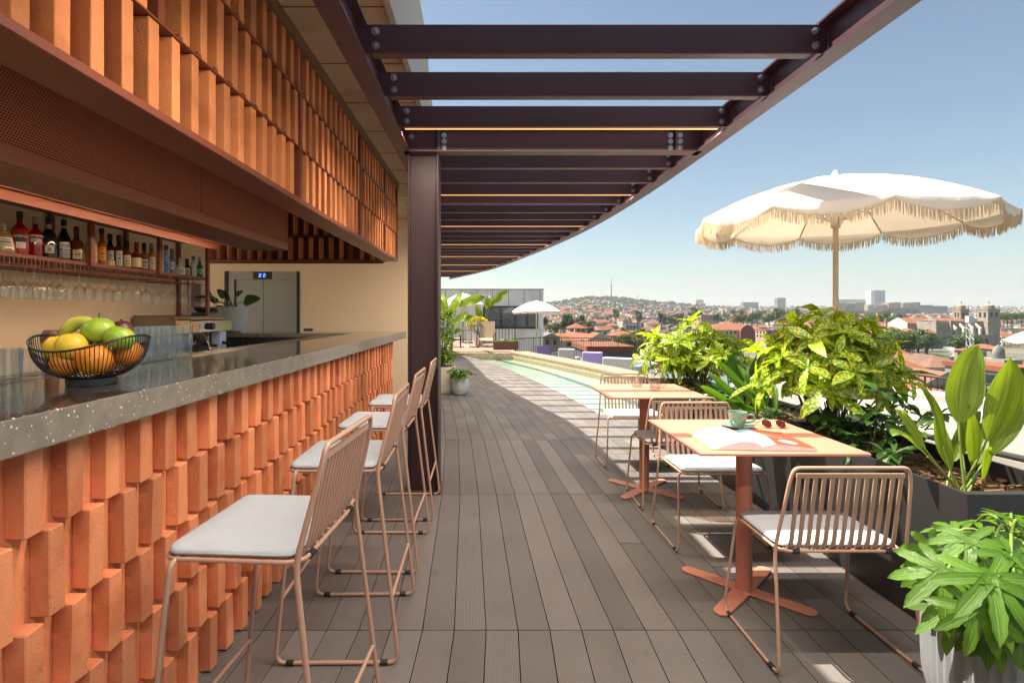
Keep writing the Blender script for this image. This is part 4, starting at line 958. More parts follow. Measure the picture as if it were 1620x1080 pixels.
# ================================================================ parasols
def parasol(label, loc, R, zrim, zapex, N, a0, tx=0, ty=0, pole_r=.016, pole_z0=0, strands=34, grp="fringed white parasols"):
    t = thing("parasol", label, "parasol", loc, 0, grp)
    prof = lambda q: (zapex - zrim) * (1 - q ** 1.75)
    def P(a, q, sag=0): x, y = R * q * math.cos(a), R * q * math.sin(a); return V(x, y, zrim + prof(q) - sag + tx * x + ty * y)
    ang = [a0 + 2 * math.pi * k / N for k in range(N)]
    def pan(k, f, q, sagk=1.0):
        A, B = P(ang[k], q), P(ang[(k + 1) % N] if k + 1 < N else ang[0] + 2 * math.pi, q); p = A.lerp(B, f)
        p.z -= .012 * R * math.sin(math.pi * f) * q * sagk; return p
    nf = 8
    mb = MB()
    for k in range(N): mb.grid(lambda i, j: pan(k, i, .03 + .97 * j), nf, 9)
    cn = mb.build("canopy", canvas_m, t, smooth=50)
    drop = lambda f: R * (.022 + .058 * math.sin(math.pi * f) ** .7)
    vm = MB(); fm = MB(); rv = random.Random(int(R * 1000) + N)
    for k in range(N):
        def vp(i, j):
            p = pan(k, i, 1.0); d = drop(i) * j; ra = V(p.x, p.y, 0).normalized(); return p + V(0, 0, -d) + ra * (.012 * math.sin(j * 2.6) + .006 * math.sin(i * 17 + k * 2) * j)
        vm.grid(vp, 12, 4)
        for q in range(strands):
            i = (q + rv.uniform(.1, .9)) / strands; p = vp(i, 1.0); L = R * rv.uniform(.050, .074); dx, dy = rv.uniform(-.008, .008), rv.uniform(-.008, .008); wv = R * .0030
            tv = (pan(k, min(1, i + .02), 1) - pan(k, max(0, i - .02), 1)).normalized() * wv
            m_ = p + V(dx * .6, dy * .6, -L * .5); e = p + V(dx, dy, -L)
            for off in (tv, V(-tv.y, tv.x, 0)):
                fm.poly([p - off + V(0, 0, .008), p + off + V(0, 0, .008), m_ + off * 1.15, m_ - off * 1.15]); fm.poly([m_ - off * 1.15, m_ + off * 1.15, e + off * .5, e - off * .5])
    va = vm.build("valance", canvas_m, cn, smooth=50); fm.build("fringe", fringe_m, va)
    zh = zrim + (zapex - zrim) * .55
    for k in range(N):
        mb = MB(); mb.tube([P(ang[k], q, .012) for q in (.06, .35, .7, .99)], .0055, 6); rb_ = mb.build("rib", pole_m, t, smooth=50)
        mb = MB(); mb.tube([V(0, 0, zrim - .02), P(ang[k], .52, .016)], .0045, 6); mb.build("strut", pole_m, rb_)
    mb = MB(); mb.lathe([(.028, zrim - .05), (.028, zrim + .0)], 16); mb.build("runner", pole_m, t, smooth=40)
    mb = MB(); mb.lathe([(pole_r, pole_z0), (pole_r, zapex - .004)], 18); mb.build("pole", pole_m, t, smooth=40)
    mb = MB(); mb.lathe([(.034, zapex - .012), (.030, zapex + .010), (.016, zapex + .036), (.014, zapex + .046), (.001, zapex + .050)], 18); mb.build("finial", white_m, t, smooth=50)
    return t
PYY = 3.5; ks_ = PYY / 3.3
ps = parasol("large white fringed parasol with shadowed left side, nearest, among the planters", ((1322 - CU) / F * PYY, PYY, 0), .812 * ks_, EYE + (1.8835 - EYE) * ks_, EYE + (496 - 281) / F * PYY, 10, 3.164, -.0087, .0168, .0165, .3, 92)
mb = MB(); mb.lathe([(.030, 1.22), (.030, 1.30), (.020, 1.315)], 18); mb.build("collar", pole_m, ps, smooth=40)
parasol("white parasol left of the pool in front of the grey building, beside tall plants", (-.96, 23.0, .0), .93, EYE + (496 - 481) / F * 23, EYE + (496 - 464) / F * 23, 8, .3, 0, 0, .03, .1, 14)
parasol("white parasol in front of the dark windows of the grey building", (2.09, 22.0, 0), 1.0, EYE + (496 - 492) / F * 22, EYE + (496 - 476) / F * 22, 8, .1, 0, 0, .03, -.75, 14)
parasol("white parasol cut off by the right picture edge in front of the cathedral", (9.28, 8.6, 0), .72, EYE - (538 - 496) / F * 8.6, EYE - (512 - 496) / F * 8.6, 8, .2, 0, 0, .02, -.75, 26)
# ================================================================ planters and plants
def leaf(mb, base, d, L, W, droop=.4, n=5, fold=.18, up=None, shape='ell', twist=0, wav=0):
    d = Vector(d).normalized(); up = Vector(up) if up else V(0, 0, 1); s = d.cross(up)
    s = s.normalized() if s.length > .05 else d.orthogonal().normalized(); nn = s.cross(d).normalized()
    if twist: Rm = Matrix.Rotation(twist, 3, d); s = Rm @ s; nn = Rm @ nn
    p = Vector(base); prev = None; st = L / n; b = len(mb.v); cur = d.copy()
    for i in range(n + 1):
        t = i / n
        if shape == 'ell': w = math.sin(math.pi * min(1, t * .93 + .05)) ** .85
        elif shape == 'lance': w = math.sin(math.pi * min(1, t ** .75 * .97 + .02)) ** 1.1
        elif shape == 'strap': w = (min(1, t * 5) ** .6) * (1 - max(0, t - .55) / .45) ** .7 if t < 1 else .02
        elif shape == 'heart': w = (min(1, .25 + t * 4)) * (1 - t ** 2.2) ** .8
        elif shape == 'obov': w = math.sin(math.pi * min(1, t ** 1.35 * .96 + .03)) ** .9
        w = max(.02, w) * W * .5
        cur_s = s; up_ = nn + V(0, 0, 0)
        wv = wav * math.sin(t * 14 + b) * w
        mb.v.append(tuple(p - cur_s * w + up_ * (w * fold * 2 + wv))); mb.v.append(tuple(p)); mb.v.append(tuple(p + cur_s * w + up_ * (w * fold * 2 - wv)))
        if i < n:
            Rm = Matrix.Rotation(-droop / n, 3, s); cur = Rm @ cur; nn = Rm @ nn; p = p + cur * st
    for i in range(n):
        a = b + i * 3; mb.face((a, a + 1, a + 4, a + 3)); mb.face((a + 1, a + 2, a + 5, a + 4))
    return p
def sphdir(r, zmin=-.2):
    while True:
        z = r.uniform(zmin, 1); a = r.uniform(0, 2 * math.pi); q = math.sqrt(1 - z * z); return V(q * math.cos(a), q * math.sin(a), z)
def planter(lab, P, z0, z1, grp="anthracite planters beside the tables"):
    """an open box on a four-cornered outline"""
    t = thing("planter", lab, "planter", (0, 0, 0), 0, grp); P = [V(p[0], p[1], 0) for p in P]; c = sum(P, V(0, 0, 0)) / 4
    I = [p + (c - p).normalized() * .045 for p in P]; mb = MB()
    b = mb.pts([p + V(0, 0, z0) for p in P] + [p + V(0, 0, z1) for p in P] + [p + V(0, 0, z1) for p in I] + [p + V(0, 0, z1 - .09) for p in I])
    for i in range(4):
        j = (i + 1) % 4
        for l in range(3): mb.face((b + 4 * l + i, b + 4 * l + j, b + 4 * l + 4 + j, b + 4 * l + 4 + i))
    mb.build("steel_box", planter_m, t)
    mb = MB(); mb.poly([p + V(0, 0, z1 - .085) for p in I])
    r = random.Random(len(lab)); 
    for k in range(260):
        u, v = r.random(), r.random(); p = I[0].lerp(I[1], u).lerp(I[3].lerp(I[2], u), v); s = r.uniform(.012, .03)
        Mx = Matrix.Translation(p + V(0, 0, z1 - .083 + r.uniform(0, .02))) @ Matrix.Rotation(r.random() * 6, 4, 'Z') @ Matrix.Rotation(r.uniform(-.6, .6), 4, 'X')
        mb.box(-s, s, -s * .6, s * .6, -.003, .003, mat=Mx, jit=.003)
    mb.build("bark_mulch", soil_m, t); return t
planter("anthracite steel planter nearest the camera, holding the broad leaf plant", [(1.84, 2.05), (2.38, 2.05), (2.38, 3.47), (1.84, 3.47)], .004, .62)
planter("second anthracite planter, behind the near table and below the speckled shrub", [(1.86, 3.50), (2.38, 3.50), (2.36, 4.62), (1.80, 4.62)], .004, .615)
planter("anthracite planter farthest along, beside the farther table and the pool corner", [(1.78, 4.65), (2.36, 4.65), (2.30, 5.85), (1.66, 5.85)], .004, .61)

def aucuba(lab, c, rx, ry, rz, base, ns, seed, lsize=1.0):
    t = thing("spotted_laurel", lab, "shrub", base, 0, "yellow speckled shrubs"); r = random.Random(seed); b0 = Vector(base)
    lm = MB(); sm = MB()
    for k in range(ns):
        d = sphdir(r, -.45); q = r.uniform(.60, 1.0) if r.random() < .8 else r.uniform(.25, .6)
        if r.random() < .20: q *= r.uniform(1.08, 1.26)
        tip = Vector(c) - b0 + V(d.x * rx * q, d.y * ry * q, d.z * rz * q)
        st = V(r.uniform(-.08, .08), r.uniform(-.12, .12), 0); mid = st.lerp(tip, .55) + V(0, 0, .06)
        if k % 2 == 0: sm.tube([st, mid, tip], .0045, 5)
        ax = (d * .8 + V(0, 0, .55) + V(r.uniform(-.3, .3), r.uniform(-.3, .3), 0)).normalized()
        e1 = ax.orthogonal().normalized(); e2 = ax.cross(e1); nl = r.choice((6, 7, 8, 9)); a0 = r.random() * 6
        for i in range(nl):
            a = a0 + i * 2.4; out = e1 * math.cos(a) + e2 * math.sin(a); el = r.uniform(-.1, .75) if i < nl - 2 else r.uniform(.8, 1.5)
            dd = (out + ax * el).normalized(); L = lsize * r.uniform(.10, .22); leaf(lm, tip - ax * .02 * (i / nl), dd, L, L * r.uniform(.26, .36), r.uniform(.2, 1.25), 5, r.uniform(.05, .28), ax, 'ell', r.uniform(-.5, .5), .10)
    lm.build("foliage", aucuba_m, t, smooth=75); sm.build("stems", twig_m, t); return t
aucuba("big speckled yellow shrub in the planter right of the near table", (2.06, 3.28, .97), .40, .38, .31, (2.08, 3.25, .535), 78, 21, 1.05)
aucuba("smaller speckled yellow shrub by the pool behind the farther table", (1.96, 5.15, .86), .50, .45, .32, (2.0, 5.1, .53), 78, 22, .95)

def strap_leaf(lm, sm, base, tip, W, bend, n=9, stalk=.35, fold=.22, tw=0, face=None):
    """an aspidistra leaf: thin stalk, then a long broad blade that ends at tip"""
    base, tip = Vector(base), Vector(tip); mid = base.lerp(tip, .5) + Vector(bend); N = n + 4
    C = [base * (1 - q) ** 2 + mid * 2 * q * (1 - q) + tip * q * q for q in [i / N for i in range(N + 1)]]
    k0 = max(1, int(N * stalk)); sm.tube(C[:k0 + 1], .006, 6, r_end=.004)
    face = Vector(face) if face else V(-.35, -1, .25); b = len(lm.v); m = N - k0
    for i in range(k0, N + 1):
        t = (i - k0) / m; d = (C[min(i + 1, N)] - C[max(i - 1, 0)]).normalized(); s = d.cross(face).normalized(); nn = s.cross(d).normalized()
        if tw: Rm = Matrix.Rotation(tw * t, 3, d); s = Rm @ s; nn = Rm @ nn
        w = max(.012, (min(1, t + .02) ** .62) * (max(0, 1 - t) ** .85) * 1.92) * W * .5; wb = .12 * math.sin(t * 9 + W * 60) * w
        for q, f in ((-1, 1), (-.5, .35), (0, 0), (.5, .35), (1, 1)): lm.v.append(tuple(C[i] + s * w * q + nn * (w * fold * f * 1.6 + wb * q)))
    for i in range(m):
        for q in range(4): a = b + i * 5 + q; lm.face((a, a + 1, a + 6, a + 5), 0, [(q / 4, i / m), ((q + 1) / 4, i / m), ((q + 1) / 4, (i + 1) / m), (q / 4, (i + 1) / m)])
def px(u, v, Y): return at(u, v, Y)
asp = thing("broad_leaf_plant", "tall plant of broad pale green blades in the planter corner at right", "plant", (0, 0, 0), 0, "broad bladed green plants")
lm, sm = MB(), MB(); B = lambda dx=0, dy=0: V(2.07 + dx, 2.30 + dy, .535)
for (u, v, Y, W, bend, stalk, fold, tw, fc) in [
    (1548, 546, 2.33, .205, (-.09, .02, .16), .38, .20, .15, (-.2, -1, .2)), (1598, 566, 2.22, .165, (.12, .0, .12), .36, .30, -.2, (-.5, -1, .1)),
    (1448, 605, 2.35, .085, (-.01, .02, .20), .30, .45, .6, (.4, -1, .3)), (1412, 690, 2.25, .10, (-.14, .0, .20), .34, .18, .2, (-.1, -.5, 1)),
    (1424, 648, 2.42, .10, (-.12, .05, .17), .34, .2, .1, (-.1, -.5, 1)), (1632, 596, 2.35, .09, (.05, .02, .13), .34, .25, .4, (-.4, -1, .6)),
    (1482, 652, 2.40, .085, (-.05, .02, .05), .25, .35, .1, (-.2, -1, .2)), (1552, 650, 2.55, .10, (.0, .03, .1), .3, .3, .3, (-.6, -1, .1)), (1516, 600, 2.55, .09, (-.03, .0, .1), .3, .3, .2, (.1, -1, .1)),
    (1568, 712, 2.18, .062, (-.10, -.08, .16), .22, .35, .9, (-.3, -1, .5)), (1560, 668, 2.42, .09, (.03, .03, .1), .3, .3, -.3, (-.4, -1, .1)), (1532, 640, 2.28, .08, (.02, .02, .06), .28, .3, .2, (-.2, -1, 0)), (1625, 640, 2.25, .09, (.07, .0, .12), .34, .25, .3, (-.3, -1, .5))]:
    r = random.Random(int(u + v)); strap_leaf(lm, sm, B(r.uniform(-.06, .06), r.uniform(-.05, .05)), px(u, v, Y), W, bend, 12, stalk, fold, tw, fc)
lm.build("blades", lime_leaf, asp, smooth=70); sm.build("stalks", stem_m, asp, smooth=70)
asp2 = thing("broad_leaf_plant", "smaller clump of upright green blades between the two speckled shrubs", "plant", (0, 0, 0), 0, "broad bladed green plants")
lm, sm = MB(), MB(); r = random.Random(8)
for (u, v, Y, W, bx_) in [(1108, 612, 3.75, .075, -.18), (1135, 570, 3.85, .085, -.12), (1152, 596, 3.7, .06, -.08), (1178, 592, 3.9, .065, -.02), (1196, 600, 3.9, .07, .02), (1206, 588, 3.8, .07, .04), (1120, 590, 3.9, .07, -.12), (1186, 625, 3.7, .055, 0), (1212, 630, 3.75, .05, .05), (1166, 575, 4.0, .075, -.06), (1146, 640, 3.65, .06, -.12), (1222, 610, 3.9, .06, .05), (1130, 640, 3.7, .05, -.1)]:
    strap_leaf(lm, sm, V(2.0 + r.uniform(-.09, .09), 3.82 + r.uniform(-.06, .06), .53), px(u, v, Y), W, (bx_, .02, .14), 9, .22, .3, r.uniform(-.3, .6), (-.3, -1, .3))
lm.build("blades", green_leaf, asp2, smooth=70); sm.build("stalks", stem_m, asp2, smooth=70)
asp3 = thing("broad_leaf_plant", "dark green broad leaf plant rising behind the gap between the speckled shrubs", "plant", (0, 0, 0), 0, "broad bladed green plants")
lm, sm = MB(), MB()
for (u, v, Y, W, bend) in [(1172, 560, 4.4, .14, (-.16, 0, .22)), (1240, 532, 4.5, .13, (.03, 0, .12)), (1226, 545, 4.4, .12, (-.06, 0, .16)), (1180, 580, 4.5, .10, (-.1, 0, .15)), (1255, 560, 4.4, .10, (.06, 0, .1))]:
    strap_leaf(lm, sm, V(2.14, 4.42, .53), px(u, v, Y), W, bend, 9, .3, .2, .3, (-.5, -1, .6))
lm.build("blades", dark_leaf, asp3, smooth=70); sm.build("stalks", stem_m, asp3, smooth=70)

def low_bush(name, lab, base, spots, seed, mt, L0, L1, ratio=.36, nl=(6, 9), cat="shrub"):
    t = thing(name, lab, cat, base); b0 = Vector(base); r = random.Random(seed); lm, sm = MB(), MB()
    for (x, y, z, n) in spots:
        for k in range(n):
            tip = V(x + r.gauss(0, .08), y + r.gauss(0, .08), z + r.gauss(0, .05)) - b0
            sm.tube([V(tip.x * .35, tip.y * .35, 0), tip.lerp(V(tip.x * .5, tip.y * .5, 0), .4) + V(0, 0, .03), tip], .0038, 5)
            ax = V(r.uniform(-.5, .5), r.uniform(-.6, .4), 1).normalized(); e1 = ax.orthogonal().normalized(); e2 = ax.cross(e1)
            for i in range(r.randint(*nl)):
                a = i * 2.4 + k; out = e1 * math.cos(a) + e2 * math.sin(a); L = r.uniform(L0, L1)
                leaf(lm, tip, out + ax * r.uniform(-.2, .8), L, L * ratio, r.uniform(.3, 1.1), 4, .14, ax, 'obov', r.uniform(-.4, .4))
    lm.build("foliage", mt, t); sm.build("stems", twig_m, t); return t
low_bush("rhododendron", "low dark glossy shrub under the big speckled shrub", (2.05, 2.85, .535), [(1.95, 2.62, .66, 5), (2.05, 2.72, .74, 6), (2.15, 2.80, .82, 4), (1.95, 2.85, .64, 6), (1.98, 3.02, .62, 6), (2.2, 2.66, .72, 4), (1.90, 3.18, .60, 6), (2.18, 3.05, .74, 4), (1.9, 3.4, .62, 5)], 31, dark_leaf, .07, .12)
low_bush("rhododendron", "low dark glossy shrub under the smaller speckled shrub", (1.95, 4.85, .53), [(1.86, 4.72, .62, 6), (1.84, 4.95, .60, 6), (1.8, 4.45, .62, 4), (1.82, 5.25, .60, 6), (1.95, 4.35, .66, 5), (2.2, 4.6, .68, 4)], 32, dark_leaf, .07, .12)

# ---- fatsia in the big ribbed pot, lower right
def ribbed_pot(t, R, H, n=52, foot=.55, mt=None):
    pr = [(R * foot, 0), (R * (foot + .18), H * .05), (R * .90, H * .25), (R * .985, H * .45), (R, H * .62), (R, H * .90)]
    mb = MB(); mb.lathe(pr, n * 2, rib=.010, cap1=False); mb.lathe([(R * 1.005, H * .90), (R * 1.01, H), (R * .93, H), (R * .92, H * .86)], 48, cap0=False, cap1=False); mb.build("ribbed_shell", mt or pot_m, t, smooth=25)
    mb = MB(); mb.lathe([(.001, H * .87), (R * .92, H * .87)], 24, cap1=False); mb.build("soil", soil_m, t)
fp = thing("flower_pot", "large pale grey ribbed pot cut by the lower right picture corner", "pot", (1.585, 1.60, .0005)); ribbed_pot(fp, .225, .40, mt=shaded_pot)
ft = thing("lobed_leaf_plant", "glossy bright green plant with hand shaped lobed leaves at lower right", "plant", (1.585, 1.60, .345))
lm, sm = MB(), MB(); r = random.Random(14); O = V(1.585, 1.60, .345)
def palmate(c, n_, fwd, S, lobes=8):
    n_ = n_.normalized(); fwd = (fwd - n_ * fwd.dot(n_)).normalized(); side = fwd.cross(n_)
    for k in range(lobes):
        a = R_(-128 + 256 * k / (lobes - 1)); ln = S * (.62 + .38 * math.cos(a * .55)); d = fwd * math.cos(a) + side * math.sin(a) + n_ * .08
        b = len(lm.v); s = d.cross(n_).normalized(); p = Vector(c); n = 9; cur = d.normalized(); up = n_.copy(); dr = r.uniform(.3, .75)
        for i in range(n + 1):
            t = i / n; w = (.13 + .87 * math.sin(math.pi * min(1, t ** 1.15 * .95 + .02)) ** 1.0) * ln * .120 * (1 if t < .97 else .15)
            if t < .25: w = max(w, ln * .10)
            w *= 1 + .09 * ((i % 2) * 2 - 1) * (t > .3)
            lm.v.extend([tuple(p - s * w + up * w * .30), tuple(p), tuple(p + s * w + up * w * .30)])
            Rm = Matrix.Rotation(-dr / n, 3, s); cur = Rm @ cur; up = Rm @ up; p = p + cur * ln / n
        for i in range(n):
            q = b + i * 3; v0, v1 = i / n, (i + 1) / n
            lm.face((q, q + 1, q + 4, q + 3), 0, [(0, v0), (.5, v0), (.5, v1), (0, v1)]); lm.face((q + 1, q + 2, q + 5, q + 4), 0, [(.5, v0), (1, v0), (1, v1), (.5, v1)])
PL = [(1495, 905, 1.40, (-.5, -.6, .7), (-.7, -.3, -.8), .17), (1565, 915, 1.30, (-.1, -.7, .7), (.0, -.5, -1), .18), (1600, 880, 1.40, (.2, -.6, .8), (.4, -.4, -.8), .16), (1535, 855, 1.45, (-.3, -.5, .9), (-.3, -.8, -.5), .15), (1480, 870, 1.5, (-.8, -.3, .7), (-1, 0, -.4), .14),
      (1575, 850, 1.5, (0, -.4, 1), (.3, -1, -.2), .12), (1515, 840, 1.65, (-.4, -.1, 1), (-.9, -.1, 0), .13), (1545, 960, 1.28, (-.3, -.8, .4), (-.1, -.3, -1), .14), (1605, 955, 1.28, (.2, -.9, .4), (.2, -.3, -1), .16), (1610, 830, 1.6, (.3, -.3, 1), (.8, .1, .1), .14), (1640, 900, 1.4, (.5, -.4, .8), (.9, -.2, -.5), .17),
      (1545, 825, 1.8, (-.2, .3, 1), (-.3, .9, .1), .13), (1600, 815, 1.85, (.2, .4, 1), (.3, .9, .2), .12), (1650, 850, 1.7, (.5, .1, 1), (.9, .3, 0), .15), (1500, 860, 1.75, (-.7, .2, .8), (-1, .3, -.2), .13), (1530, 900, 1.5, (-.4, -.5, .8), (-.6, -.6, -.6), .15), (1585, 880, 1.55, (.1, -.3, 1), (-.2, -.9, -.3), .14), (1562, 945, 1.42, (-.2, -.7, .6), (-.3, -.4, -.9), .15), (1500, 945, 1.45, (-.7, -.5, .5), (-.7, -.2, -.9), .12), (1620, 920, 1.45, (.3, -.6, .7), (.3, -.7, -.7), .15), (1472, 905, 1.62, (-.8, -.3, .5), (-.8, .2, -.7), .13)]
for k in range(26):
    a = r.uniform(-3.3, .4); el = r.uniform(-.15, 1.1); d_ = V(math.cos(a) * math.cos(el), math.sin(a) * math.cos(el), math.sin(el)); c = O + V(0, 0, .10) + V(d_.x * .25, d_.y * .24, d_.z * .17) * r.uniform(.75, 1.05)
    v_ = CV - (c.z - EYE) / c.y * F; PL.append((CU + c.x / c.y * F, v_, c.y, tuple(d_ * .6 + V(0, -.15, .6)), (d_.x + r.uniform(-.5, .5), d_.y, -.35 - r.random() * .4), r.uniform(.12, .17)))
for (u, v, Y, nn_, fw, S) in PL:
    S *= .84
    c = px(u, v, Y) - O; palmate(c, V(*nn_), V(*fw), S); crown = V(-.02, -.0, .26 + r.uniform(-.06, .06)); mid = crown.lerp(c, .5) + V(0, 0, .09); b0 = crown
    sm.tube([b0 * (1 - q) ** 2 + mid * 2 * q * (1 - q) + c * q * q for q in [i / 7 for i in range(8)]], .0052, 7, r_end=.0036)
for k in range(4): sm.tube([V(U(-.03, .03), U(-.03, .03), 0), V(U(-.03, .05), U(-.03, .03), .27)], .010, 8, r_end=.007)
for k in range(14): leaf(lm, V(.02 + U(-.05, .05), U(-.05, .05), .24 + U(-.02, .05)), V(U(-1, 1), U(-1, .4), U(.6, 1.6)), U(.06, .11), U(.025, .04), .4, 4, .3, None, 'lance')
lm.build("foliage", fatsia_m, ft, smooth=75); sm.build("stalks", stem_m, ft, smooth=60)

# ---- pot plant on the bar return
p1 = thing("flower_pot", "pale grey ribbed pot on the bar return before the lift", "pot", (-2.88, 6.12, 1.1005)); ribbed_pot(p1, .155, .285, 40, .45)
g1 = thing("potted_plant", "small plant with round dark green leaves in the pot on the bar", "plant", (-2.88, 6.12, 1.345)); lm, sm = MB(), MB()
for (u, v, L, d) in [(330, 474, .19, (-.2, -.5, 1)), (386, 478, .20, (1, -.3, .35)), (358, 470, .13, (-.5, -.5, .6)), (366, 480, .13, (.2, -.8, .3)), (374, 468, .10, (.6, -.2, .6)), (352, 484, .13, (-.4, -.7, -.4)), (362, 474, .10, (-.1, -.6, .7)), (345, 478, .10, (-.8, -.3, .4)), (370, 486, .08, (.5, -.6, .2))]:
    c = at(u, v, 6.08) - V(-2.88, 6.12, 1.345); sm.tube([V(0, 0, 0), c * .5 + V(0, 0, .04), c], .0045, 6); leaf(lm, c, V(*d), L, L * .78, .5, 6, .10, V(-.2, -1, .5), 'heart')
lm.build("foliage", dark_leaf, g1, smooth=60); sm.build("stalks", stem_m, g1)

# ---- pots by the column, far along the deck
p2 = thing("tall_planter_pot", "tall beige pot standing right behind the plum column", "pot", (-.74, 8.95, .0005)); mb = MB(); mb.lathe([(.20, 0), (.235, .04), (.245, .44), (.225, .44), (.22, .40)], 36, cap1=False); mb.build("shell", beige_pot, p2, smooth=40)
mb = MB(); mb.lathe([(.001, .40), (.22, .40)], 24, cap1=False); mb.build("soil", soil_m, p2)
t = thing("bushy_plant", "bushy bright green plant in the tall beige pot behind the column", "plant", (-.74, 8.95, .40)); r = random.Random(3); lm, sm = MB(), MB()
for k in range(120):
    z = r.uniform(.1, .98); rad_ = .12 + .24 * math.sin(min(1, z) * 2.6); a = r.random() * 6.3; tip = V(rad_ * r.uniform(.3, 1) * math.cos(a), rad_ * r.uniform(.3, 1) * math.sin(a), z)
    if k % 3 == 0: sm.tube([V(0, 0, 0), tip * .6 + V(0, 0, .05), tip], .004, 5)
    for i in range(5): leaf(lm, tip, V(math.cos(a + i * 1.3) + r.uniform(-.4, .4), math.sin(a + i * 1.3), r.uniform(-.3, .7)), r.uniform(.09, .16), .045, .7, 4, .15, None, 'ell')
lm.build("foliage", FOL("fresh_leaf", (.11, .22, .02), (.20, .27, .03), 0, .42), t); sm.build("stems", stem_m, t)
p3 = thing("flower_pot", "small pale blue grey ribbed pot on the deck by the tall beige pot", "pot", (-.405, 8.72, .0005)); ribbed_pot(p3, .145, .275, 22, .5)
t = thing("potted_plant", "low round leaved plant in the small ribbed pot on the deck", "plant", (-.405, 8.72, .235)); lm, sm = MB(), MB(); r = random.Random(6)
for k in range(26):
    a = r.random() * 6.3; c = V(math.cos(a) * r.uniform(.03, .17), math.sin(a) * r.uniform(.03, .17), r.uniform(.06, .20)); sm.tube([V(0, 0, 0), c], .004, 5); leaf(lm, c, V(math.cos(a), math.sin(a), r.uniform(-.4, .5)), r.uniform(.09, .16), .11, .5, 5, .1, None, 'heart')
lm.build("foliage", fatsia_m, t); sm.build("stalks", stem_m, t)
leaf_red = MB(); leaf(leaf_red, V(.12, -.04, .10), V(1, -.2, .1), .17, .10, .4, 5, .15, None, 'heart'); leaf_red.build("red_leaf", M("dry_red_leaf", (.22, .06, .03), .6), t)
# ================================================================ far end of the terrace
gb = thing("grey_panel_building", "flat roofed grey concrete panel building with dark window band beyond the pool", "building", (0, 28, 0))
panel_m = M("grey_cladding", (.62, .60, .57), .75, 0, .16, .5, bmp=.1, bs=10, c2=(.50, .48, .46), c2s=.9)
mb = MB(); X0, X1, ZT = -8.0, 3.02, 2.55
for (a, b, z0, z1) in ((X0, -.12, -3, ZT), (2.72, X1, -3, ZT), (-.12, 2.72, -3, .56), (-.12, 2.72, 1.68, ZT)): mb.box(a, b, 0, .3, z0, z1)
mb.box(X0, X1, .302, 9, -3, ZT - .002); mb.build("cladding", panel_m, gb)
mb = MB()
for x in [-7 + .82 * i for i in range(13)]: mb.box(x - .012, x + .012, -.004, -.0005, 1.70, ZT) if x < X1 - .1 else None
for x in [-7 + 1.64 * i for i in range(7)]: mb.box(x - .01, x + .01, -.004, -.0005, -.6, .54)
mb.build("panel_joints", M("dark_joint", (.07, .07, .07), .8, 0, 0), gb)
wf = MB(); wf.box(-.13, 2.73, -.03, .06, .52, .60); wf.box(-.13, 2.73, -.03, .06, 1.64, 1.70)
for x in (-.13, .78, 1.52, 2.14, 2.69): wf.box(x, x + .05, -.025, .06, .601, 1.639)
wf.build("window_frame", black_m, gb)
for (a, b) in ((-.08, .78), (.83, 1.52), (1.57, 2.14), (2.19, 2.69)):
    mb = MB(); mb.box(a, b, .05, .07, .601, 1.639); mb.build("window", pane_m, gb)
mb = MB(); mb.box(X0, X1 + .03, -.03, 9, ZT, ZT + .05); mb.build("roof_edge", M("zinc_cap", (.20, .20, .20), .5, .6, .1), gb)

def rail(name, lab, path, z0, z1, gap, par=None, cat="railing", mt=None, bar=.008):
    t = thing(name, lab, cat, (0, 0, 0)); mt = mt or black_m
    mb = MB(); mb.tube([V(x, y, z1) for x, y in path], .020, 8); mb.tube([V(x, y, z0 + .09) for x, y in path], .012, 6); mb.build("handrail", mt, t)
    pm, bm_ = MB(), MB(); carry = 0; n = 0
    for (a, b) in zip(path, path[1:]):
        A, B_ = V(*a, 0), V(*b, 0); L = (B_ - A).length; s = carry
        while s < L:
            p = A.lerp(B_, s / L)
            if n % 12 == 0: pm.tube([p + V(0, 0, z0), p + V(0, 0, z1)], .018, 6)
            else: bm_.tube([p + V(0, 0, z0 + .09), p + V(0, 0, z1)], bar, 5, caps=False)
            s += gap; n += 1
        carry = s - L
    pm.build("posts", mt, t); bm_.build("bars", mt, t); return t
maroon = M("maroon_rail", (.055, .022, .02), .5, 0, 0)
rail("terrace_railing", "black bar railing along the far edge of the terrace before the red roofs", [(1.2, 24.2), (2.6, 25.6), (4.0, 25.6), (5.6, 24.4), (7.2, 21.4), (8.4, 17)], -.75, .17, .125)
rail("terrace_railing", "maroon bar railing behind the white curved bench at right", [(7.9, 11.4), (8.05, 10.0), (8.1, 8.6), (8.05, 7.0), (7.9, 5.4), (7.6, 3.6)], -.75, .17, .13, mt=maroon)
rail("stair_railing", "black stair railing in front of the grey building left of the far parasol", [(-3.2, 22.8), (-1.4, 22.8), (.3, 22.8), (.95, 22.8)], .10, 1.05, .13)
t = thing("stair_handrail", "sloping black handrail stepping down from the platform", "railing", (0, 0, 0))
mb = MB(); mb.tube(fillet([V(-.05, 23.6, 1.72), V(.35, 23.6, 1.45), V(.95, 23.3, 1.05), V(1.28, 23.2, .78), V(1.28, 23.2, -.4)], .1), .022, 8); mb.build("handrail", black_m, t)
mb = MB()
for i in range(9): x = .05 + .14 * i; mb.tube([V(x, 23.4, -.3), V(x, 23.4, 1.64 - .68 * x)], .008, 5)
mb.build("bars", black_m, t)
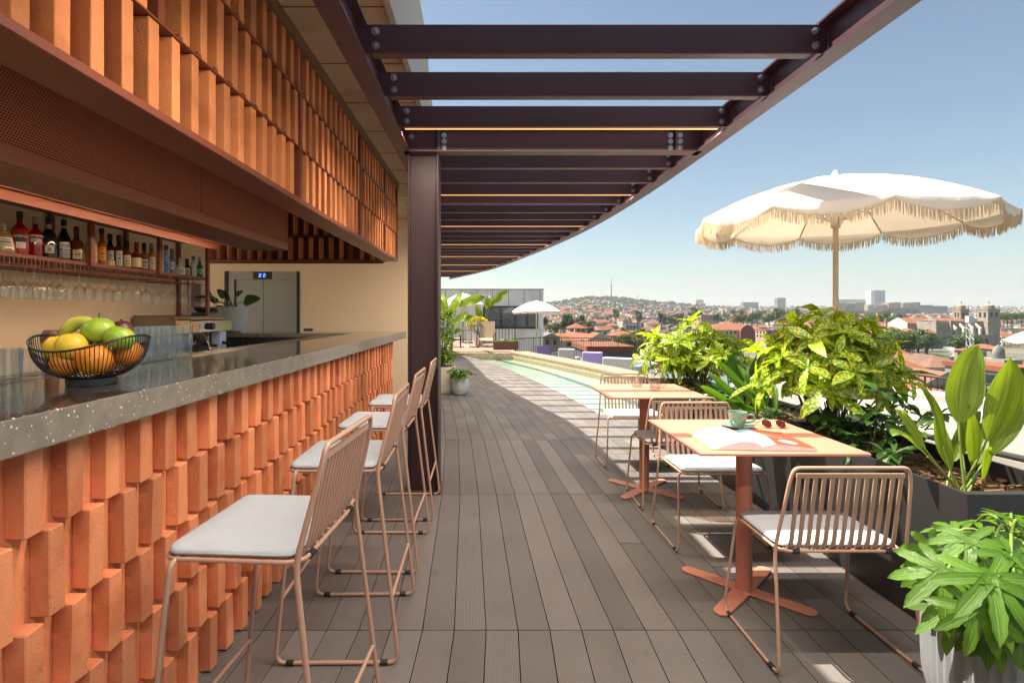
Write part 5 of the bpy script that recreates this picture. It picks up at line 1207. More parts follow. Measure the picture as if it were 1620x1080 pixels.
# sofas on the lower terrace
purple = M("purple_fabric", (.22, .16, .42), .85, 0, .08, 8, bmp=.2, bs=200); lilac = M("lilac_fabric", (.42, .32, .62), .85, 0, .08, 8, bmp=.2, bs=200); wfab = M("white_fabric", (.50, .48, .44), .9, 0, .08, 8, bmp=.2, bs=200)
for (u, Y, wd, top, mt, rz, lab) in [(860, 22, .66, -.02, purple, 25, "deep purple outdoor sofa back beyond the far pool edge"), (897, 20, .62, .01, wfab, 25, "white outdoor sofa back between the two purple ones"),
                                    (938, 18.2, .68, .02, lilac, 28, "pale lilac outdoor sofa back beyond the pool edge"), (978, 16.2, .92, -.01, wfab, 30, "wide white outdoor sofa back nearest along the pool edge")]:
    x = (u - CU) / F * Y; t = thing("outdoor_sofa", lab, "sofa", (x, Y, -.7495), R_(-rz), "sofas on the lower terrace"); h = top + .75; w2 = wd / 2
    mb = MB(); mb.box(-w2, w2, -.14, .06, .10, h); mb.build("backrest", mt, t, bevel=.04, seg=3)
    mb = MB(); mb.box(-w2, w2, .065, .75, .12, .42); mb.build("seat", mt, t, bevel=.04, seg=3)
    mb = MB(); mb.box(-w2 + .03, w2 - .03, -.10, .72, 0, .10); mb.build("plinth", dark_stain, t)
    if wd > .65: mb = MB(); mb.box(w2 + .01, w2 + .13, -.10, .75, .12, h - .25); mb.build("armrest", wfab, t, bevel=.03, seg=3)
# curved white bench beside the planters
bxf = crv([(2.4, 4.42), (3.2, 4.22), (4.3, 3.97), (5.3, 3.86), (6.3, 3.62), (7.2, 3.30)])
bn = thing("curved_bench", "long curved white bench with slatted outer side behind the planters", "bench", (0, 0, 0))
ysb = [2.4 + .2 * i for i in range(25)]
def ring(dx0, dx1, z0, z1, name, mt, bev=0):
    mb = MB(); n = len(ysb); b = 0
    for y in ysb:
        x = bxf(y); b_ = mb.pts([V(x + dx0, y, z0), V(x + dx1, y, z0), V(x + dx1, y, z1), V(x + dx0, y, z1)])
    for i in range(n - 1):
        a, c = i * 4, (i + 1) * 4
        for q in range(4): r_ = (q + 1) % 4; mb.face((a + q, a + r_, c + r_, c + q))
    mb.face((3, 2, 1, 0)); e = (n - 1) * 4; mb.face((e, e + 1, e + 2, e + 3)); return mb.build(name, mt, bn, bevel=bev, seg=3, smooth=40)
ring(-.02, .16, .22, .52, "backrest", wfab, .035); ring(.162, .75, .06, .19, "seat_cushion", wfab, .03); ring(.02, .70, -.7495, .055, "bench_base", M("bench_board", (.36, .33, .29), .6, 0, .1, 4))
for k in range(6): ring(-.012, .0185, .135 - .075 * k, .195 - .075 * k, "slat", MAT["bench_board"])
ring(1.9, 2.05, -.2, .36, "inner_backrest", wfab, .03)
# platform furniture
t = thing("lounge_chair", "low beige sling lounge chair with black frame on the far platform", "chair", (.03, 19.6, .1005), R_(-8)); mb = MB()
for s in (-.3, .3): mb.tube(fillet([V(s, -.30, .02), V(s, .38, .02), V(s, .30, .50), V(s, -.32, .42), V(s, -.30, .02)], .05), .016, 6)
mb.build("frame", black_m, t); sling = M("beige_sling", (.46, .33, .22), .8, 0, .05)
mb = MB(); mb.box(-.27, .27, -.30, .22, .26, .29, mat=Matrix.Rotation(R_(6), 4, 'X')); mb.build("seat", sling, t)
mb = MB(); mb.box(-.27, .27, -.015, .015, 0, .68, mat=Matrix.Translation((0, .22, .27)) @ Matrix.Rotation(R_(-18), 4, 'X')); mb.build("backrest", sling, t)
t = thing("pedestal_table", "small round grey pedestal table left of the lounge chair", "table", (-.62, 19.5, .1005)); mb = MB(); mb.lathe([(.26, .60), (.26, .625)], 28); mb.build("tabletop", stainless, t); mb = MB(); mb.lathe([(.22, 0), (.22, .02), (.03, .04), (.03, .599)], 20); mb.build("pedestal", white_m, t, smooth=40)
t = thing("juice_glass", "orange drink in a glass on the small pedestal table", "glass", (-.55, 19.45, .7260)); mb = MB(); mb.lathe([(.03, 0), (.04, .14)], 14); mb.build("drink", M("orange_drink", (.75, .27, .02), .3), t)
t = thing("low_chair", "low metal chair left of the pedestal table on the far platform", "chair", (-1.15, 19.4, .1005)); mb = MB()
for s in (-.25, .25): mb.tube(fillet([V(s, -.25, .02), V(s, .25, .02), V(s, .25, .45), V(s, -.25, .45), V(s, -.25, .02)], .04), .014, 6)
mb.build("frame", black_m, t); mb = MB(); mb.box(-.24, .24, -.24, .24, .30, .33); mb.build("seat", sling, t)
def simple_pot(nm, lab, loc, R, H, mt):
    t = thing(nm, lab, "pot", loc); mb = MB(); mb.lathe([(R * .78, 0), (R * .9, H * .3), (R, H), (R * .92, H), (R * .9, H * .9)], 28, cap1=False); mb.build("shell", mt, t, smooth=40); mb = MB(); mb.lathe([(.001, H * .9), (R * .9, H * .9)], 20, cap1=False); mb.build("soil", soil_m, t)
simple_pot("flower_pot", "white pot with yellow leaved shrub left of the lounge chair", (-.28, 20.4, .1005), .22, .44, white_m)
t = thing("yellow_shrub", "round yellow green shrub in the white pot on the far platform", "shrub", (-.28, 20.4, .50)); lm, sm = MB(), MB(); r = random.Random(2)
for k in range(90):
    d = sphdir(r, -.2); tip = V(d.x * .36, d.y * .36, .38 + d.z * .24); 
    if k % 6 == 0: sm.tube([V(0, 0, 0), tip], .006, 5)
    for i in range(4): leaf(lm, tip, d + V(r.uniform(-.7, .7), r.uniform(-.7, .7), r.uniform(-.2, .6)), .12, .06, .5, 3, .15)
lm.build("foliage", FOL("yellow_leaf", (.42, .36, .02), (.25, .30, .03), 0, .4), t); sm.build("stems", twig_m, t)
t = thing("box_planter", "long brown box planter at the far pool corner", "planter", (.66, 18.2, .1005)); mb = MB(); mb.box(-.4, .45, -.18, .18, 0, .28); mb.build("box", M("brown_planter", (.10, .05, .035), .7), t, bevel=.01)
lm = MB(); r = random.Random(5)
for k in range(70): leaf(lm, V(r.uniform(-.36, .4), r.uniform(-.12, .12), .28), V(r.uniform(-1, 1), r.uniform(-1, 1), 1), .12, .05, .8, 3, .15)
lm.build("groundcover", fatsia_m, t)
def strelitzia(lab, loc, leaves):
    t = thing("bird_of_paradise_plant", lab, "plant", loc, 0, "tall paddle leaved plants by the platform"); lm, sm = MB(), MB(); L0 = Vector(loc)
    for (u, v, Y, L, W, d) in leaves:
        c = at(u, v, Y) - L0; sm.tube([V(0, 0, 0), V(c.x * .35, c.y * .35, c.z * .6), c], .018, 6, r_end=.010); leaf(lm, c, V(*d), L, W, .9, 10, .22, V(-.3, -1, .3), 'ell', .2, .25)
    lm.build("paddle_leaves", lime_leaf, t, smooth=60); sm.build("stalks", stem_m, t); simple_pot("plant_pot", "round white pot under the " + lab.split(" ", 1)[1][:40], (loc[0], loc[1], loc[2] - .45), .26, .46, white_m) if False else None
strelitzia("tall paddle leaved plant left, beside the plum column under the far parasol", (-.98, 15.6, .0), [(706, 502, 15.6, .75, .26, (-.2, -.3, 1)), (714, 498, 15.6, .75, .26, (.35, -.3, 1)), (697, 516, 15.5, .6, .22, (-.9, -.3, .7)), (722, 485, 15.6, .95, .28, (1, -.2, .45)), (702, 485, 15.4, .7, .24, (-.6, -.3, .6)), (716, 512, 15.5, .6, .2, (.7, -.3, .6))])
strelitzia("tall paddle leaved plant right, rising before the grey building between the parasols", (-.05, 20.9, .10), [(770, 488, 20.8, .55, .24, (.1, -.2, 1)), (774, 485, 20.9, 1.05, .30, (.75, -.2, .8)), (762, 510, 20.8, .8, .26, (-.25, -.2, .9)), (755, 505, 20.8, .8, .3, (-.75, -.3, .15)), (762, 500, 20.7, .7, .26, (.1, -.5, -.6))])
# ================================================================ the town across the valley
_ty = [0, 30, 60, 100, 150, 220, 300, 400, 550, 750, 1000, 1400, 2000, 2700, 3600, 4600, 6000, 9500]
_tz = [-15, -15, -15, -15, -14, -17, -20, -24, -27, -29, -26, -18, -6, 12, 34, 52, 58, 60]
def ground_z(x, y):
    z = float(np.interp(y, _ty, _tz)); u = x / max(y, 30)
    if y > 400: z += min(1, (y - 400) / 1200) * 26 * math.exp(-((u - .20) / .13) ** 2) * (y < 3000 or 1)
    z += 38 * math.exp(-(((x - 560) / (330 if x < 560 else 620)) ** 2 + ((y - 2500) / 420) ** 2))
    return z + 2.0 * math.sin(x * .013 + 1) * math.sin(y * .011) * min(1, max(0, (y - 150) / 300))
def town_ground():
    m, t, b = newmat("town_ground"); n = noise(t, .012, 6); n2 = noise(t, .05, 5)
    col = mixc(t, step(t, n, .42, .55), (.06, .07, .03), (.15, .13, .10)); col = mixc(t, step(t, n2, .5, .62), col, (.035, .05, .018))
    t.links.new(col, b.inputs["Base Color"]); b.inputs["Roughness"].default_value = .95; return m
gx = [-3000, -1500, -800, -400, -200, -100, -50] + [i * 25 for i in range(0, 24)] + [600 + i * 60 for i in range(30)] + [2600, 3200, 4200, 6000, 9000]
gy = [-200, 0, 20, 40, 60, 80, 100] + [125 + 25 * i for i in range(24)] + [750 + 75 * i for i in range(40)] + [3900, 4200, 4600, 5200, 6000, 7500, 9500]
mb = MB(); mb.pts([V(x, y, ground_z(x, y)) for y in gy for x in gx]); nx = len(gx)
for j in range(len(gy) - 1):
    for i in range(nx - 1): mb.face((j * nx + i, j * nx + i + 1, (j + 1) * nx + i + 1, (j + 1) * nx + i))
o = mb.build("town_ground", town_ground(), smooth=60); tag(o, kind="structure")
mb = MB(); mb.box(-12, 8.0, -8, 26, -15, -.96); o = mb.build("hotel_block", pale_conc); tag(o, "pale building block that carries the roof terrace", "building")

WALLC = [(.42, .38, .31), (.52, .50, .46), (.26, .23, .19), (.38, .26, .19), (.38, .27, .15), (.17, .17, .17)]
WN = ["cream", "white", "stone grey", "pink", "ochre", "dark grey"]
wall_ms = [M("town_wall_" + n.replace(" ", "_"), c, .9, 0, .12, .2) for n, c in zip(WN, WALLC)]
def tile_mat(name, c, c2):
    m, t, b = newmat(name); n = noise(t, .35, 6); n2 = noise(t, 2.5, 4)
    col = mixc(t, step(t, n, .4, .6), c, c2); col = scale_col(t, col, math_(t, 'MULTIPLY_ADD', n2, .5, .75)); t.links.new(col, b.inputs["Base Color"]); b.inputs["Roughness"].default_value = .9
    sx = nd(t, "ShaderNodeSeparateXYZ"); t.links.new(objco(t), sx.inputs[0]); bump(t, b, math_(t, 'SINE', math_(t, 'MULTIPLY', sx.outputs[0], 22)), .5, .05); return m
tile_m = tile_mat("terracotta_tiles", (.25, .078, .034), (.19, .068, .034)); tile_b = tile_mat("weathered_tiles", (.20, .10, .065), (.14, .08, .055)); flat_m = M("flat_roofing", (.14, .13, .12), .9, 0, .2, .3)
win_m = M("dark_window", (.03, .035, .04), .25, 0, 0); stone_m = M("granite_masonry", (.30, .26, .20), .9, 0, .22, .25, bmp=.3, bs=1.5, c2=(.20, .175, .14), c2s=.4)
def roof(mb, x0, x1, y0, y1, z, rh, kind, m=1, ov=.35):
    x0 -= ov; x1 += ov; y0 -= ov; y1 += ov; cx, cy = (x0 + x1) / 2, (y0 + y1) / 2
    if kind == 'flat': mb.box(x0 + ov * .6, x1 - ov * .6, y0 + ov * .6, y1 - ov * .6, z + .002, z + .5, m); return
    long_x = (x1 - x0) >= (y1 - y0); ins = (min(x1 - x0, y1 - y0) / 2 if kind == 'hip' else 0)
    if long_x: A, B_ = V(x0 + ins, cy, z + rh), V(x1 - ins, cy, z + rh)
    else: A, B_ = V(cx, y0 + ins, z + rh), V(cx, y1 - ins, z + rh)
    c = [V(x0, y0, z), V(x1, y0, z), V(x1, y1, z), V(x0, y1, z)]
    if long_x: mb.poly([c[0], c[1], B_, A], m); mb.poly([c[2], c[3], A, B_], m); mb.poly([c[1], c[2], B_], m if kind == 'hip' else 0); mb.poly([c[3], c[0], A], m if kind == 'hip' else 0)
    else: mb.poly([c[1], c[2], B_, A], m); mb.poly([c[3], c[0], A, B_], m); mb.poly([c[0], c[1], A], m if kind == 'hip' else 0); mb.poly([c[2], c[3], B_], m if kind == 'hip' else 0)
    mb.poly([p + V(0, 0, -.02) for p in c[::-1]], 0)
def windows(mb, x0, x1, y, z0, z1, nx_, nz, m=2, wf=.42, hf=.55, axis='x', d=.10):
    for i in range(nx_):
        for k in range(nz):
            a = x0 + (x1 - x0) * (i + .5 - wf / 2) / nx_; b = x0 + (x1 - x0) * (i + .5 + wf / 2) / nx_
            c = z0 + (z1 - z0) * (k + .5 - hf / 2) / nz; e = z0 + (z1 - z0) * (k + .5 + hf / 2) / nz
            if axis == 'x': mb.box(a, b, y - d, y - .004, c, e, m)
            else: mb.box(y - d, y - .004, a, b, c, e, m)
_wm = {}
def window_parts(par, x0, x1, y, z0, z1, nx_, nz, wf=.42, hf=.55, axis='x', d=.10, mt=None):
    """each window is a part of its own; they share one mesh per size"""
    w_, h_ = (x1 - x0) * wf / nx_, (z1 - z0) * hf / nz; key = (round(w_, 2), round(h_, 2), axis, d)
    if key not in _wm:
        mb = MB(); mb.box(-w_ / 2, w_ / 2, -d, -.004, -h_ / 2, h_ / 2) if axis == 'x' else mb.box(-d, -.004, -w_ / 2, w_ / 2, -h_ / 2, h_ / 2)
        o = mb.build("window", mt or win_m); _wm[key] = o.data; bpy.data.objects.remove(o)
    for i in range(nx_):
        for k in range(nz):
            a = x0 + (x1 - x0) * (i + .5) / nx_; c = z0 + (z1 - z0) * (k + .5) / nz
            o = bpy.data.objects.new("window", _wm[key]); COL.objects.link(o); o.parent = par; o.location = (a, y, c) if axis == 'x' else (y, a, c)
TAKEN = []
def house(lab, u0, u1, v0, v1, Y, D, wall, rkind='hip', rv=None, rt=tile_m, floors=2, nwin=None, name="house", cat="house", drop=6, grp=None, sidewin=True):
    """a house whose front spans u0..u1 and eaves..base v0..v1 at distance Y; rv is the ridge height in the same measure"""
    x0, x1 = (u0 - CU) / F * Y, (u1 - CU) / F * Y; z1 = EYE - (v0 - CV) / F * Y; z0 = EYE - (v1 - CV) / F * Y; W = x1 - x0
    t = thing(name, lab, cat, ((x0 + x1) / 2, Y, z0), 0, grp); h = z1 - z0; TAKEN.append((x0 - 2, x1 + 2, Y - 3, Y + D + 2))
    mb = MB(); mb.box(-W / 2, W / 2, 0, D, -drop, h); mb.build("wall", wall, t)
    if rkind:
        rh = ((v0 - rv) / F * (Y + D / 2)) if rv is not None else W * .2
        mb = MB(); roof(mb, -W / 2, W / 2, 0, D, h + .01, max(.3, rh), rkind, 1); mb.build("roof", [wall, rt], t)
    n = nwin or max(2, int(W / 3.2))
    if floors:
        window_parts(t, -W / 2 + .3, W / 2 - .3, 0, 0, h, n, floors)
        if sidewin: window_parts(t, .5, D - .5, -W / 2, 0, h, max(2, int(D / 4)), floors, axis='y')
    return t
WS = dict(zip(["cream", "white", "stone", "pink", "ochre", "dark"], wall_ms))
house("tall peach house with orange hip roof at the left of the near roofs", 901, 928, 519, 531, 210, 9, WS["pink"], 'hip', 512, floors=2, nwin=3)
house("low house with two orange gables right behind the black railing", 930, 967, 539, 548, 140, 9, WS["cream"], 'gable', 527, floors=1)
house("long cream house with a wide orange roof above the dark flat building", 970, 1012, 531, 548, 150, 8, WS["ochre"], 'hip', 524, floors=1)
house("small house with pale orange hip roof behind the railing at far left", 868, 914, 539, 550, 120, 8, WS["cream"], 'hip', 529, floors=1)
house("grey shed with long dark roof beside the grey panel building", 858, 886, 534, 548, 105, 8, WS["stone"], 'gable', 527, rt=flat_m, floors=1)
house("narrow blue grey block right of the tall peach house", 929, 940, 520, 531, 215, 8, WS["dark"], 'flat', floors=2)
house("white flat roofed building right of the peach house", 940, 964, 524, 531, 240, 10, WS["white"], 'flat', floors=1)
house("dark purple flat roofed building just beyond the terrace railing", 930, 1002, 556, 590, 52, 9, M("dark_purple_render", (.10, .085, .12), .8, 0, .1, .5), 'flat', floors=0, name="flat_building", cat="building")
mk = house("long market hall with orange roof", 1120, 1212, 522, 540, 330, 26, WS["cream"], 'hip', 512, floors=2, nwin=14, name="market_hall", cat="building")
mk["label"] = "long hall with orange roof and dark red arched gable in the middle distance"
mb = MB(); arc = [(-4.2, 0)] + [(4.2 * math.cos(R_(180 - 15 * i)), 6.5 + 4.6 * math.sin(R_(15 * i))) for i in range(13)] + [(4.2, 0)]
mb.prism(arc, 0, 3.0, mat=Matrix(((1, 0, 0, 5), (0, 0, -1, -.2), (0, 1, 0, -1), (0, 0, 0, 1)))); mb.build("arched_gable", M("dark_red_brick", (.20, .055, .035), .8, 0, .1, .5), mk)
house("pink block with dark flat roof right of the arched hall", 1212, 1232, 523, 535, 300, 12, WS["pink"], 'flat', floors=2)
house("dark glass office block above the speckled shrubs", 1238, 1262, 514, 530, 420, 14, WS["dark"], 'flat', floors=4, name="office_block", cat="building")
house("house with pale orange hip roof left of the parasol pole", 1292, 1314, 516, 530, 360, 12, WS["cream"], 'hip', 509, floors=1)
house("pink cube building above the park trees", 1242, 1255, 499, 506, 900, 16, WS["pink"], 'flat', floors=2)
# around the cathedral
gbn = house("long stone hall with orange roof and white gable left of the cathedral", 1437, 1484, 511, 530, 420, 20, stone_m, 'gable', 503, floors=0, name="stone_hall", cat="building")
mb = MB(); w2 = (1484 - 1437) / F * 420 / 2; mb.prism([(0, -4), (20, -4), (20, 9.4), (10, 13.6), (0, 9.4)], 0, .5, mat=Matrix(((0, 0, -1, -w2 - .36), (1, 0, 0, 0), (0, 1, 0, 0), (0, 0, 0, 1)))); mb.build("white_gable", WS["white"], gbn)
house("white house with curved orange roof and grey doorway mural before the stone hall", 1437, 1461, 529, 546, 330, 14, WS["white"], 'hip', 520, floors=2, nwin=4)
house("white town house with rows of windows left of the mural house", 1409, 1436, 525, 538, 345, 14, WS["white"], 'hip', 517, floors=3, nwin=7)
house("small stone annex with orange hip roof against the cathedral", 1470, 1483, 527, 536, 380, 8, stone_m, 'hip', 522, floors=1)
house("low dark stone wall building right of the mural house", 1462, 1492, 535, 552, 340, 8, M("dark_granite", (.16, .16, .17), .9, 0, .2, .3), 'flat', floors=0)
house("long grey roofed house left of the white town houses", 1384, 1410, 530, 540, 350, 12, WS["stone"], 'hip', 520, floors=1)
cat = thing("cathedral", "twin towered granite cathedral with small domes and flying buttresses", "cathedral", at(1536, 552, 400)); TAKEN.append((335, 395, 385, 450)); s = 400 / F
X = lambda u: (u - 1536) * s
Zv = lambda v: (552 - v) * s
mb = MB(); mb.box(X(1483), X(1508), 2, 20, -6, Zv(509)); mb.box(X(1508), X(1570), 6, 24, -6, Zv(508)); mb.box(X(1508), X(1570), 0, 5.999, -6, Zv(529)); mb.box(X(1482), X(1486), .5, 2, -6, Zv(506)); mb.box(X(1505), X(1509), .5, 1.999, -6, Zv(507)); mb.build("nave", stone_m, cat)
mb = MB(); roof(mb, X(1497), X(1546), 6, 24, Zv(508) + .1, 1.6, 'gable', 1, .1); mb.build("roof", [stone_m, tile_m], cat)
for (ua, ub, y) in ((1546, 1560, 14), (1567, 1586, 2)):
    t0 = MB(); t0.box(X(ua), X(ub), y, y + (ub - ua) * s, -6, Zv(490)); t0.box(X(ua) - .3, X(ub) + .3, y - .3, y + (ub - ua) * s + .3, Zv(490) + .003, Zv(488.6)); tw = t0.build("tower", stone_m, cat)
    cx, cy = (X(ua) + X(ub)) / 2, y + (ub - ua) * s / 2; rr = (ub - ua) * s * .42
    d = MB(); d.lathe([(rr, Zv(488.5)), (rr, Zv(485)), (rr * .95, Zv(483)), (rr * .6, Zv(481)), (rr * .22, Zv(480)), (rr * .2, Zv(477.5)), (.05, Zv(475))], 12, (cx, cy, 0)); d.build("dome", stone_m, tw, smooth=30)
    for px_ in (X(ua) + .4, X(ub) - .4):
        for py_ in (y + .4, y + (ub - ua) * s - .4): p = MB(); p.lathe([(.5, Zv(488.5)), (.35, Zv(486)), (.55, Zv(485.4)), (.05, Zv(482))], 6, (px_, py_, 0)); p.build("pinnacle", stone_m, tw)
    window_parts(tw, X(ua) + .8, X(ub) - .8, y, Zv(503), Zv(493), 2, 1, .5, .8); window_parts(tw, y + .8, y + (ub - ua) * s - .8, X(ua), Zv(503), Zv(493), 2, 1, .5, .8, axis='y')
mb = MB()
for u in (1514, 1527, 1541, 1553):
    mb.prism([(0, Zv(529)), (1.0, Zv(529)), (1.0, Zv(519)), (5.9, Zv(511)), (5.9, Zv(514)), (3.0, Zv(520)), (2.6, Zv(529))], 0, 1.2, mat=Matrix(((0, 0, 1, X(u)), (1, 0, 0, 0), (0, 1, 0, .05), (0, 0, 0, 1))))
mb.build("flying_buttresses", M("pale_granite", (.50, .46, .38), .9, 0, .1, .5), cat)
mb = MB()
for u in (1513, 1524, 1549, 1561): 
    a = [(-1.3, 0), (1.3, 0)] + [(1.3 * math.cos(R_(30 * i)), 3.2 + 1.3 * math.sin(R_(30 * i))) for i in range(7)]
    mb.prism(a, 0, .12, mat=Matrix(((1, 0, 0, X(u)), (0, 0, -1, -.004), (0, 1, 0, Zv(545)), (0, 0, 0, 1))))
for u in (1516, 1530, 1544, 1556): mb.box(X(u), X(u + 2), 5.9, 5.995, Zv(524), Zv(519))
mb.build("arched_openings", win_m, cat)
sc_ = thing("scaffold", "grey scaffold with netting round the apse of the cathedral", "scaffold", at(1483, 552, 394)); mb = MB(); sp = 394 / F
for i in range(6):
    for zc in range(7): mb.tube([V(i * 4.6 * sp, -.2, 0), V(i * 4.6 * sp, -.2, 24 * sp)], .12, 4); mb.tube([V(0, -.2, zc * 4 * sp), V(23 * sp, -.2, zc * 4 * sp)], .10, 4)
mb.build("poles", M("scaffold_steel", (.34, .36, .38), .5, .5, .05), sc_); mb = MB(); mb.box(.05, 23 * sp, -.05, -.02, 0, 20 * sp); mb.build("netting", M("grey_netting", (.15, .17, .19), .9, 0, .2, .4), sc_)
# nearer roofs on the right
nr = house("big orange hip roofed town house with dark eaves behind the maroon railing", 1404, 1476, 589, 640, 66, 12, M("grey_town_stone", (.20, .18, .15), .9, 0, .2, 1), 'hip', 567, floors=2, nwin=7)
house("long brown tiled roof building with white columns right of the orange hip roof", 1470, 1542, 581, 600, 95, 12, WS["white"], 'hip', 565, rt=tile_b, floors=1, nwin=9)
orn = house("ornate stone town house with balconies and brown roof seen through the railing", 1464, 1526, 607, 660, 52, 8, M("ornate_stone", (.36, .32, .25), .9, 0, .25, 1), 'gable', 589, rt=tile_b, floors=3, nwin=6)
mb = MB()
for k in range(2): mb.box(-1.98, 1.98, -.5, -.11, .9 + 1.3 * k, 1.0 + 1.3 * k)
mb.build("balconies", black_m, orn)
house("slim lookout tower house with orange cap before the tree bank", 1421, 1436, 559, 585, 108, 3, WS["white"], 'hip', 552, floors=2, nwin=2, name="lookout_tower", cat="tower")
house("small orange roofed house right of the lookout tower", 1437, 1450, 566, 585, 104, 4, WS["stone"], 'hip', 560, floors=1)
house("small cottage with orange roof left of the lookout tower", 1409, 1421, 569, 585, 104, 4, WS["cream"], 'hip', 564, floors=1)
house("orange tiled roof filling the lower right corner beyond the railing", 1540, 1680, 668, 700, 30, 8, WS["stone"], 'gable', 640, floors=0)
house("grey modern block with window bands at the right edge", 1601, 1660, 590, 640, 48, 7, M("blue_grey_panel", (.22, .25, .28), .6, 0, .1, 1), 'flat', floors=2, nwin=3)
dm = thing("domed_house", "stone house with grey mansard dome at the right edge below the parasol", "house", at(1602, 585, 118)); q = 118 / F
mb = MB(); mb.box(-13 * q, 16 * q, 0, 6, -5, 16 * q); mb.build("wall", stone_m, dm); mb = MB(); mb.lathe([(10 * q, 16 * q), (9.6 * q, 24 * q), (8 * q, 31 * q), (4 * q, 36 * q), (1.5 * q, 38 * q), (.05, 40 * q)], 16, (-2 * q, 3, 0), sy=.7); mb.build("dome_roof", M("slate_dome", (.20, .19, .17), .8, 0, .25, 1), dm, smooth=40)
window_parts(dm, -12 * q, 15 * q, 0, 2, 15 * q, 4, 1)
for (a, b, c, d, Y, l) in [(1581, 1590, 553, 568, 170, "small grey house with orange roof right of the white lattice tower"), (1560, 1579, 549, 562, 200, "orange roofed house at the foot of the cathedral towers"), (1540, 1556, 556, 566, 170, "low orange roofed house by the lattice tower")]:
    house(l, a, b, c, d, Y, 7, WS["stone"], 'hip', c - 4, floors=1)
# skyline blocks, some 2 km away
SKY = [(1326, 1339, 479, 492, "pink", "pink slab tower left of the brown towers"), (1341, 1353, 480, 493, "dark", "blue grey slab tower beside the brown tower"), (1353, 1367, 478.5, 493, "ochre", "brown apartment tower left of the hospital"), (1373, 1383, 482, 495, "cream", "cream apartment block below the hospital"), (1385, 1397, 483, 496, "pink", "orange apartment tower below the hospital"), (1397, 1404, 482, 495, "dark", "narrow grey tower beside the orange one"),
       (1406, 1413, 479, 492, "ochre", "tan tower, left of a pair"), (1413, 1425, 478, 491, "ochre", "wider tan tower, right of a pair"), (1429, 1442, 479, 490, "ochre", "tan apartment tower left of the last brown one"), (1443, 1456, 478, 491, "stone", "brown grey apartment tower, last of the row"), (1325, 1348, 491, 500, "white", "long white block left under the parasol pole"), (1350, 1373, 492, 500, "white", "second long white block right of the first"),
       (1230, 1243, 471, 480, "dark", "dark slab block standing alone on the ridge left of the parasol pole"), (1101, 1113, 474, 481, "white", "pale block on the ridge right of the wooded hill"), (1074, 1094, 481, 487, "white", "long white block right of the wooded hill"), (985, 997, 481, 496, "cream", "cream tower block on the slope below the wooded hill"), (1176, 1200, 478, 487, "dark", "dark teal apartment row on the ridge"), (1457, 1476, 482.5, 489, "dark", "teal office block right of the brown towers"), (1476, 1499, 484, 489.5, "dark", "low teal office block before the cathedral towers"), (1405, 1440, 488, 498, "stone", "long grey apartment row below the tan towers"), (1440, 1460, 490, 499, "cream", "cream apartment row below the brown tower"), (1109, 1138, 498, 505, "pink", "pink villa terrace amid the hillside trees"), (985, 1014, 509, 516, "white", "white flat building on the lower slope")]
for (a, b, c, d, wl, l) in SKY:
    Y = 1900 if d > 488 else 2900
    if d > 503: Y = 700
    house(l, a, b, c, d, Y, 30, WS[wl], None, floors=6 if d - c > 8 else 3, nwin=7 if b - a > 9 else 4, name="apartment_block", cat="apartment block", drop=45)
hs_ = thing("hospital", "wide grey hospital slab with bright white tower on the skyline", "hospital", at(1359, 484, 3000)); q = 3000 / F
mb = MB(); mb.box(-33 * q, 33 * q, 0, 60, -60, 10.5 * q); mb.build("wide_slab", M("hospital_grey", (.30, .33, .36), .7, 0, .1, .02), hs_); mb = MB(); mb.box(10 * q, 16 * q, -45, -.5, -60, 24 * q); mb.build("white_stair_tower", WS["white"], hs_); mb = MB(); mb.box(16.1 * q, 33 * q, -40, -.5, -60, 24.5 * q); mb.build("tower", MAT["hospital_grey"], hs_)
window_parts(hs_, 17 * q, 32 * q, -40, 6 * q, 23 * q, 9, 8, .6, .5, d=1)
# masts, cranes
tv = thing("broadcast_tower", "slim concrete broadcast tower with red and white mast on the wooded hill", "tower", at(967, 472, 2500)); q = 2500 / F
mb = MB(); mb.lathe([(1.4 * q, -10), (.95 * q, 8 * q), (.8 * q, 18 * q), (1.3 * q, 18.5 * q), (1.3 * q, 20 * q), (.9 * q, 20.3 * q), (.9 * q, 22 * q)], 12); mb.build("shaft", M("tower_concrete", (.18, .17, .17), .8, 0, 0), tv); mb = MB(); mb.lathe([(.42 * q, 22 * q), (.36 * q, 28 * q), (.12 * q, 35 * q)], 8); mb.build("mast", M("mast_red", (.25, .12, .10), .7, 0, 0), tv)
t = thing("radio_mast", "thin radio mast left of the broadcast tower", "mast", at(951, 472, 2480)); mb = MB(); mb.lathe([(.22 * q, -8), (.12 * q, 18 * q)], 6); mb.build("lattice", MAT["tower_concrete"], t)
